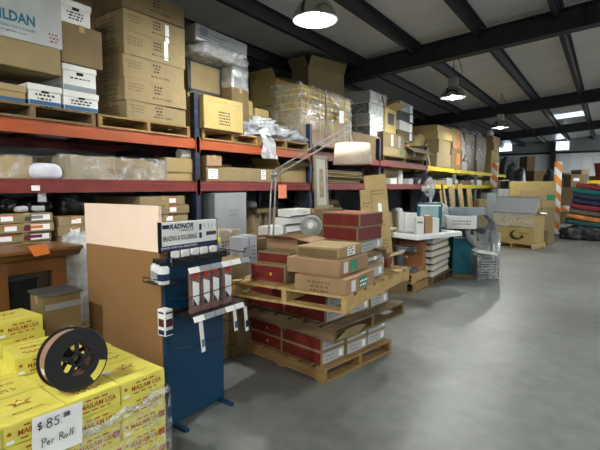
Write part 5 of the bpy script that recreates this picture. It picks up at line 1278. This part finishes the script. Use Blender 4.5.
new('side_bracket', bm, ALU, t)
# tall cardboard behind
def sheet(x0, x1, yt, d, m, label, z0=0, th=.12, rz=0, group='tall cardboard standing behind the crate'):
    p = depth_pt(x0, 230, d); q = depth_pt(x1, 230, d); zt = depth_pt((x0+x1)/2, yt, d).z; u = q-p; u.z = 0; a_ = math.atan2(u.y, u.x)+rz
    c = (p+q)/2; s = (u.length, th, zt-z0); return carton((c.x, c.y, z0), s, label, m, a_, group, 'tall_carton', tape=False), s
t, s = sheet(508, 553, 181.5, 13.9, CBY, 'widest tan cardboard carton standing behind the grey panel')
t, s = sheet(519, 553, 190.5, 13.3, CB2, 'tan cardboard carton with green sticker behind the grey panel'); patch(t, s, '-Y', .36, .36, .26, .18, LABG, 'green_sticker')
t, s = sheet(541, 552, 207, 12.9, CB, 'narrow brown carton right of the grey panel', th=.2)
t, s = sheet(537, 545, 236-6, 12.2, CB3, 'low brown carton at the right foot of the crate', th=.3)

dbox(497, 508, 189, 226, 15.2, 'white wrapped low carton behind the crate, left edge', WHTD, .5, 0, 'low goods behind the crate', z0=0)
dbox(486, 495, 193, 231, 14.2, 'grey low carton on the floor at the yellow rack end', GRYB, .5, 0, 'low goods behind the crate', z0=0)
dbox(478, 486, 199, 237, 13.0, 'brown low carton on the floor before the yellow rack end', CB, .4, 0, 'low goods behind the crate', z0=0)
# ================================================================= STRIPED POSTS
def stripe_mat():
    m = bpy.data.materials.new('orange_white_stripes'); m.use_nodes = True; nt = m.node_tree; b = nt.nodes['Principled BSDF']; b.inputs['Roughness'].default_value = .5
    tc = nt.nodes.new('ShaderNodeTexCoord'); sx = nt.nodes.new('ShaderNodeSeparateXYZ'); nt.links.new(tc.outputs['Object'], sx.inputs[0])
    a_ = nt.nodes.new('ShaderNodeMath'); a_.operation = 'ADD'; nt.links.new(sx.outputs['X'], a_.inputs[0]); nt.links.new(sx.outputs['Z'], a_.inputs[1])
    f_ = nt.nodes.new('ShaderNodeMath'); f_.operation = 'MULTIPLY'; f_.inputs[1].default_value = 2.1; nt.links.new(a_.outputs[0], f_.inputs[0])
    g_ = nt.nodes.new('ShaderNodeMath'); g_.operation = 'FRACT'; nt.links.new(f_.outputs[0], g_.inputs[0])
    h_ = nt.nodes.new('ShaderNodeMath'); h_.operation = 'GREATER_THAN'; h_.inputs[1].default_value = .5; nt.links.new(g_.outputs[0], h_.inputs[0])
    mx = nt.nodes.new('ShaderNodeMix'); mx.data_type = 'RGBA'; nt.links.new(h_.outputs[0], mx.inputs['Factor'])
    mx.inputs['A'].default_value = lin((240,240,236)); mx.inputs['B'].default_value = lin((240,146,56)); nt.links.new(mx.outputs['Result'], b.inputs['Base Color'])
    return m
STR = stripe_mat()
def post(x0, x1, yt, d, label, z0=0.0):
    p = depth_pt(x0, 200, d); q = depth_pt(x1, 200, d); zt = depth_pt(x0, yt, d).z; u = q-p; u.z = 0; w_ = u.length
    t = thing('striped_guard_post', label, 'guard post', ((p.x+q.x)/2, (p.y+q.y)/2, 0), PSI, 'orange and white striped guards')
    bm = BM(); bx(bm, (w_, .12, zt-z0), (0,0,z0+(zt-z0)/2), bev=.02); new('striped_sleeve', bm, STR, t)
    bm = BM(); bx(bm, (w_+.12, .25, .03), (0,0,.015)); new('base_plate', bm, DKST, t); return t
za_ = onX(489, 188, -3.9).z; zb_ = onX(489, 161, -3.9).z
t = thing('striped_guard_post', 'orange and white striped sleeve on the end post of the yellow rack', 'guard post', (-3.86, 20.0, za_), PSI*0, 'orange and white striped guards')
bm = BM(); bx(bm, (.03, .26, zb_-za_), (0,0,(zb_-za_)/2)); bx(bm, (.28, .03, zb_-za_), (-.1,-.13,(zb_-za_)/2)); new('striped_sleeve', bm, STR, t)
bm = BM(); bx(bm, (.05,.2,.04), (-.03,0,.1)); new('clamp', bm, DKST, t)
t1 = post(553.5, 560, 162, 14.6, 'orange and white striped guard post beside the rug pile')
p = depth_pt(561, 209, 14.4); bm = BM(); bx(bm, (.46,.06,.19), (0,0,0), bev=.01); o = new('striped_guard_arm', bm, STR, t1); o.location = (.32, -.0, p.z)

# ================================================================= RUG PILE
RY = 15.6
cols_ = [((116,36,40),'dark red'),((16,88,90),'teal'),((34,40,62),'navy'),((30,34,58),'dark navy'),((112,36,42),'maroon'),((86,78,66),'brown'),((176,110,62),'orange diamond patterned'),((24,68,70),'dark teal')]
x0 = onY(564, 200, RY).x; x1 = x0+3.1; xm = (x0+x1)/2
bot = onY(585, 229, RY).z; topz = onY(568, 187, RY).z; n = 8; hh = (topz-bot)/n
t = thing('trestle_table', 'dark trestle table buried under the rug pile', 'table', (xm, RY+.45, 0))
bm = BM(); bx(bm, (2.9,.8,.04), (0,0,bot-.03)); new('table_top', bm, DKST, t)
for sx_ in (-1.3, 1.3):
    for sy_ in (-.33, .33): bm = BM(); tube(bm, [(sx_,sy_,0),(sx_*.92,sy_,bot-.05)], .025, 8); new('leg', bm, DKST, t)
for k in range(n):
    c_, nm = cols_[n-1-k]
    m = mat('rug_%d_wool' % k if 0 else 'rug_wool_'+nm.replace(' ', '_'), c_, .95, var=.35 if 'orange' in nm else .15, scale=5 if 'orange' in nm else 14, bump=.4, bscale=40)
    bm = BM(); L = 3.0; nn_ = 24; top_ = []; 
    A = []
    for i in range(nn_+1):
        u = i/nn_*2-1; xx = u*L/2*(1-.02*k % 3); sag = (.14-.05*k/8)*(-1)*(1-abs(u)**2)*-1*0+.17*(abs(u)**1.8)+.015*noise.noise((u*3, k, 0))
        A.append((xx, sag))
    out = [(a_, b_+hh*.98*(1-.25*abs(a_/(L/2))**6)) for a_, b_ in A]+[(a_, b_) for a_, b_ in A[::-1]]
    nn = len(A); V1 = [bm.verts.new((p_[0], 0, p_[1])) for p_ in out]; V2 = [bm.verts.new((p_[0], .8, p_[1])) for p_ in out]; V0 = [bm.verts.new((p_[0], -.05, p_[1]*.5+.5*(hh/2+A[min(i_, 2*nn-1-i_)][1]))) for i_, p_ in enumerate(out)]
    N2 = len(out)
    for i in range(N2):
        j = (i+1) % N2
        bm.faces.new((V0[i], V0[j], V1[j], V1[i])); bm.faces.new((V1[i], V1[j], V2[j], V2[i]))
    for i in range(nn-1):
        bm.faces.new((V0[i], V0[i+1], V0[N2-2-i], V0[N2-1-i])); bm.faces.new((V2[i+1], V2[i], V2[N2-1-i], V2[N2-2-i]))
    bmesh.ops.recalc_face_normals(bm, faces=bm.faces[:])
    o = new('folded_rug', bm, m, smooth=False); o.location = (xm+random.uniform(-.05,.05), RY+.05, bot-.008+k*hh*1.0); tag(o, '%s sagging rug, %s in the rug pile' % (nm, ['lowest','second from the bottom','third from the bottom','fourth from the bottom','fourth from the top','third from the top','second from the top','topmost'][k]), 'rug', 'sagging rugs in the pile')
# dark things under and round the rugs
for k, (x, y0_, w, h, lab) in enumerate(((569, 15.3, .5, .34, 'dark lumpy bundle under the rugs, left'), (578, 15.2, .6, .42, 'dark lumpy bundle under the rugs, middle'), (590, 15.2, .7, .5, 'dark lumpy bundle under the rugs, right'))):
    q = onY(x, 230, y0_+.55); bm = blob((w, .5, h), .3, 4, 4, 140+k, crease=.8); o = new('dark_bundle', bm, mat('grey_pipes', (44,46,50), .35, var=.5, scale=12, metal=.3), smooth=True); o.location = (q.x, y0_+.6, 0); tag(o, lab, 'bundle', 'dark bundles under the rugs')
bm = BM(); bx(bm, (.55,.4,.03), (0,0,.12), (.2,.1,.2)); bx(bm, (.4,.3,.12), (0,0,.06)); o = new('white_tray', bm, PLA); q = onZ(597, 240, 0); o.location = (q.x, q.y, 0); tag(o, 'white tray on the floor in front of the rugs, right edge', 'tray')
# beyond the rugs
t, s, c = dbox(570.5, 584, 174.5, 187, 19, 'brown carton with white label behind the rug pile', CB3, .5); patch(t, s, '-Y', -.1, .1, .25, .13, LAB); cx_ = c
t = thing('plastic_tub', 'terracotta red round tub behind the rug pile', 'tub', (0,0,0)); q = depth_pt(588.5, 179, 21); zt = depth_pt(588, 166.5, 21).z
t.location = (q.x, q.y, q.z-.2); hh_ = zt-q.z+.2
bm = BM(); lathe(bm, [(.34,0),(.46,hh_),(.50,hh_),(.50,hh_-.05),(.48,hh_-.05),(.38,-.0)], 36, closed=True); lathe(bm, [(0,.02),(.36,.02)], 36); new('tub_body', bm, mat('terracotta_plastic', (160,72,58), .5, var=.1), t, True)
ryy = thing('pallet_rack', 'short yellow beam rack behind the rug pile at the right edge', 'storage rack', (0,0,0))
p = depth_pt(586, 182, 20.5); 
bm = BM(); bx(bm, (2.6,.05,.13), (p.x+1.3,p.y,p.z)); new('front_beam', bm, YELB, ryy); bm = BM(); bx(bm, (2.6,.05,.13), (p.x+1.3,p.y+1.0,p.z)); new('rear_beam', bm, YELB, ryy)
bm = BM(); bx(bm, (2.6,1.0,.02), (p.x+1.3,p.y+.5,p.z+.07)); new('shelf_board', bm, DECK, ryy)
for dx in (0, 2.6):
    bm = BM(); bx(bm, (.09,.08,2.2), (p.x+dx,p.y,1.1)); bx(bm, (.09,.08,2.2), (p.x+dx,p.y+1.0,1.1)); new('upright_post_pair', bm, POSTG, ryy)
t.location = (p.x+.75, p.y+.5, p.z+.082)
carton((cx_.x, cx_.y, 0), (1.0,.6,cx_.z-.002), 'dark carton beneath the white labelled one behind the rugs', CB3, 0)
# far clutter across the hall end
g = 'distant goods at the far end of the hall'
rnd = random.Random(5)
far = [(500,508,158,25,WHTD),(507,516,163,24,ALU),(516,523,168,23,DGRY),(522,530,157,27,CB3),(529,538,171,24,CB3),(537,546,172,26,CB),(545,553,170,24,DGRY),(558,564,173,25,CB3),(563,570,176,24,DGRY),(566,572,178,22,WHTD),(497,504,180,19,WHT),(505,512,181,18,DGRY),(592,604,176,24,CB3),(575,583,170,23,CB)]
fl_ = ['whitish film wrapped load far off beside the rack end','silvery wrapped load far off right of the rack end','dark load far off above the tan cardboard','brown carton pile far off beneath the wall girt','low brown load far off above the tall cardboard','tan load far off left of the striped post','dark load far off just left of the striped post','brown load far off right of the striped post','dark load far off above the rugs','pale load far off at the left of the rugs','white carton seen past the striped post at rack end','dark goods seen above the grey panel, left','brown load far off at the right picture edge','tan load far off between carton and tub']
for k, (a_, b_, yt, d, m) in enumerate(far):
    p = depth_pt(a_, 190, d); q = depth_pt(b_, 190, d); u = q-p; u.z = 0; h = depth_pt(a_, yt, d).z; c = (p+q)/2; w_ = u.length
    if k in (0, 1, 2, 6, 8):
        bm = blob((w_*1.0, .9, h), .14, 3, 4, 150+k, crease=.6); o = new('wrapped_load', bm, mat('crinkled_silver_film', (150,152,152), .2, metal=.5, var=.35, scale=6, bump=.9, bscale=7) if k < 3 else mat('mid_grey_goods', (96,96,94), .6, var=.4, scale=5), smooth=True); o.location = (c.x, c.y, 0); o.rotation_euler = (0,0,PSI); tag(o, fl_[k], 'wrapped load', g)
    else: carton((c.x, c.y, 0), (w_*.98, .9, h), fl_[k], m, PSI, g)
# low pallet stack on the floor before the far goods
for k in range(3):
    q = depth_pt(518+k*12, 205, 20+k); pallet((q.x, q.y, 0), 1.1, 1.1, 'low pallet on the far floor behind the tall cardboard, %s' % ['left','middle','right'][k], WOODG, .2*k, 'wooden pallets', 'x')

# ================================================================= ODDMENTS ON THE SHELVES
def odd(x, y, X_, z0, w, h, kind, m, label, dep=.3, rz=0):
    """small thing resting on z0 at image column x on the plane X_"""
    q = onX(x, y, X_); c = (X_-dep/2, q.y, z0)
    if kind == 'c': return carton(c, (dep, w, h), label, m, rz, 'oddments under the beams', tape=False)
    if kind == 'b':
        bm = blob((dep, w, h), .22, 3, 4, int(x), crease=.6); o = new('bundle', bm, m, smooth=True)
    elif kind == 'r':
        bm = BM(); tube(bm, [(0,-w/2,h/2),(0,w/2,h/2)], h/2, 16); tube(bm, [(0,-w/2-.003,h/2),(0,w/2+.003,h/2)], h/5, 10, mi=1); o = new('roll', bm, [m, CB3])
    elif kind == 's':
        bm = BM(); bx(bm, (.02, w, h), (0,0,h/2)); o = new('panel', bm, m)
    o.location = c; o.rotation_euler = (0, radians(-8) if kind == 's' else 0, rz); return tag(o, label, {'b':'bundle','r':'roll','s':'panel'}[kind], 'oddments under the beams')
def top(x0, x1, yt): return onX((x0+x1)/2, yt, -4.3).z+.003
odd(254, 200, -4.2, top(246, 262, 206)-.02, .22, .09, 'b', WHTD, 'pale crumpled paper on the brown heap right of the silver carton')
odd(268, 205, -4.2, top(262, 284, 212), .5, .07, 'c', CB3, 'low brown carton on the dark one behind the lamp rods')
odd(277, 203, -4.25, top(262, 284, 212)+.0, .22, .2, 'b', DGRY, 'dark grey bundle behind the lamp rods under the salmon tag')
odd(328, 200, -4.2, top(322, 340, 209), .4, .08, 'c', CB, 'flat tan carton low behind the picture frame, right side')
odd(336, 198, -4.45, top(322, 340, 209), .5, .16, 'r', CB3, 'long brown roll behind the picture frame')
odd(355, 203, -4.0, 0, .5, top(341, 361, 213)-.2, 'c', CB3, 'shaded brown carton in front of the dark heap by the leaning cartons')
odd(412, 204, -4.05, 0, .45, .9, 'c', CB3, 'shaded tall carton behind the pedestal fan')
odd(400, 206, -4.1, 0, .3, 1.0, 's', CB, 'tan panel leaning under the red beam right of the tall cartons')
odd(420, 176, -4.3, Z1, .3, .2, 'b', GRYP, 'grey cable bundle on the red middle shelf left of the yellow beams')
odd(411, 178, -4.1, Z1, .3, .14, 'c', WHTD, 'pale grey carton on the red middle shelf near the fourth post')
odd(374, 178, -4.3, Z1, .3, .2, 'c', CB3, 'dim carton on the middle shelf behind the third navy post')
odd(236, 172, -4.75, Z1+.001, .35, .3, 's', GRYP, 'grey panel standing behind the long open carton')
odd(458, 182, -4.15, Z1, .35, .2, 'r', WHT, 'white roll on the yellow middle shelf beside the first grey post')
odd(480, 184, -4.15, Z1, .35, .25, 'b', ALU, 'silvery bundle on the yellow middle shelf, second bay')
# more goods along the top of the far bays
pts = [(409, 0, .34, 'thin tan board propped against the beige sack, left'), (413, 0, .3, 'thin tan board propped against the beige sack, right')]
for x, _, L, lab in pts:
    q = onX(x, 140, -4.2); bm = BM(); bx(bm, (.02, .2, L), (0,0,L/2)); o = new('cardboard_sheet', bm, CB2); o.location = (-4.32, q.y, 2.62); o.rotation_euler = (radians(10), radians(-12), 0); tag(o, lab, 'cardboard sheet', 'boards by the beige sack')
# ================================================================= CAMERA
cam = bpy.data.cameras.new('camera'); co = bpy.data.objects.new('camera', cam); COL.objects.link(co)
cam.sensor_width = 36; cam.lens = 440/600*36; cam.clip_end = 100
co.matrix_world = Matrix((RT, UP, -FW)).transposed().to_4x4(); co.location = EYE
SC.camera = co
w = bpy.data.worlds.new('world'); SC.world = w; w.use_nodes = True
w.node_tree.nodes['Background'].inputs['Color'].default_value = (.5,.55,.6,1); w.node_tree.nodes['Background'].inputs['Strength'].default_value = .3
SC.view_settings.view_transform = 'Standard'; SC.view_settings.look = 'None'; SC.view_settings.gamma = 1
SC.view_settings.exposure = 0.68
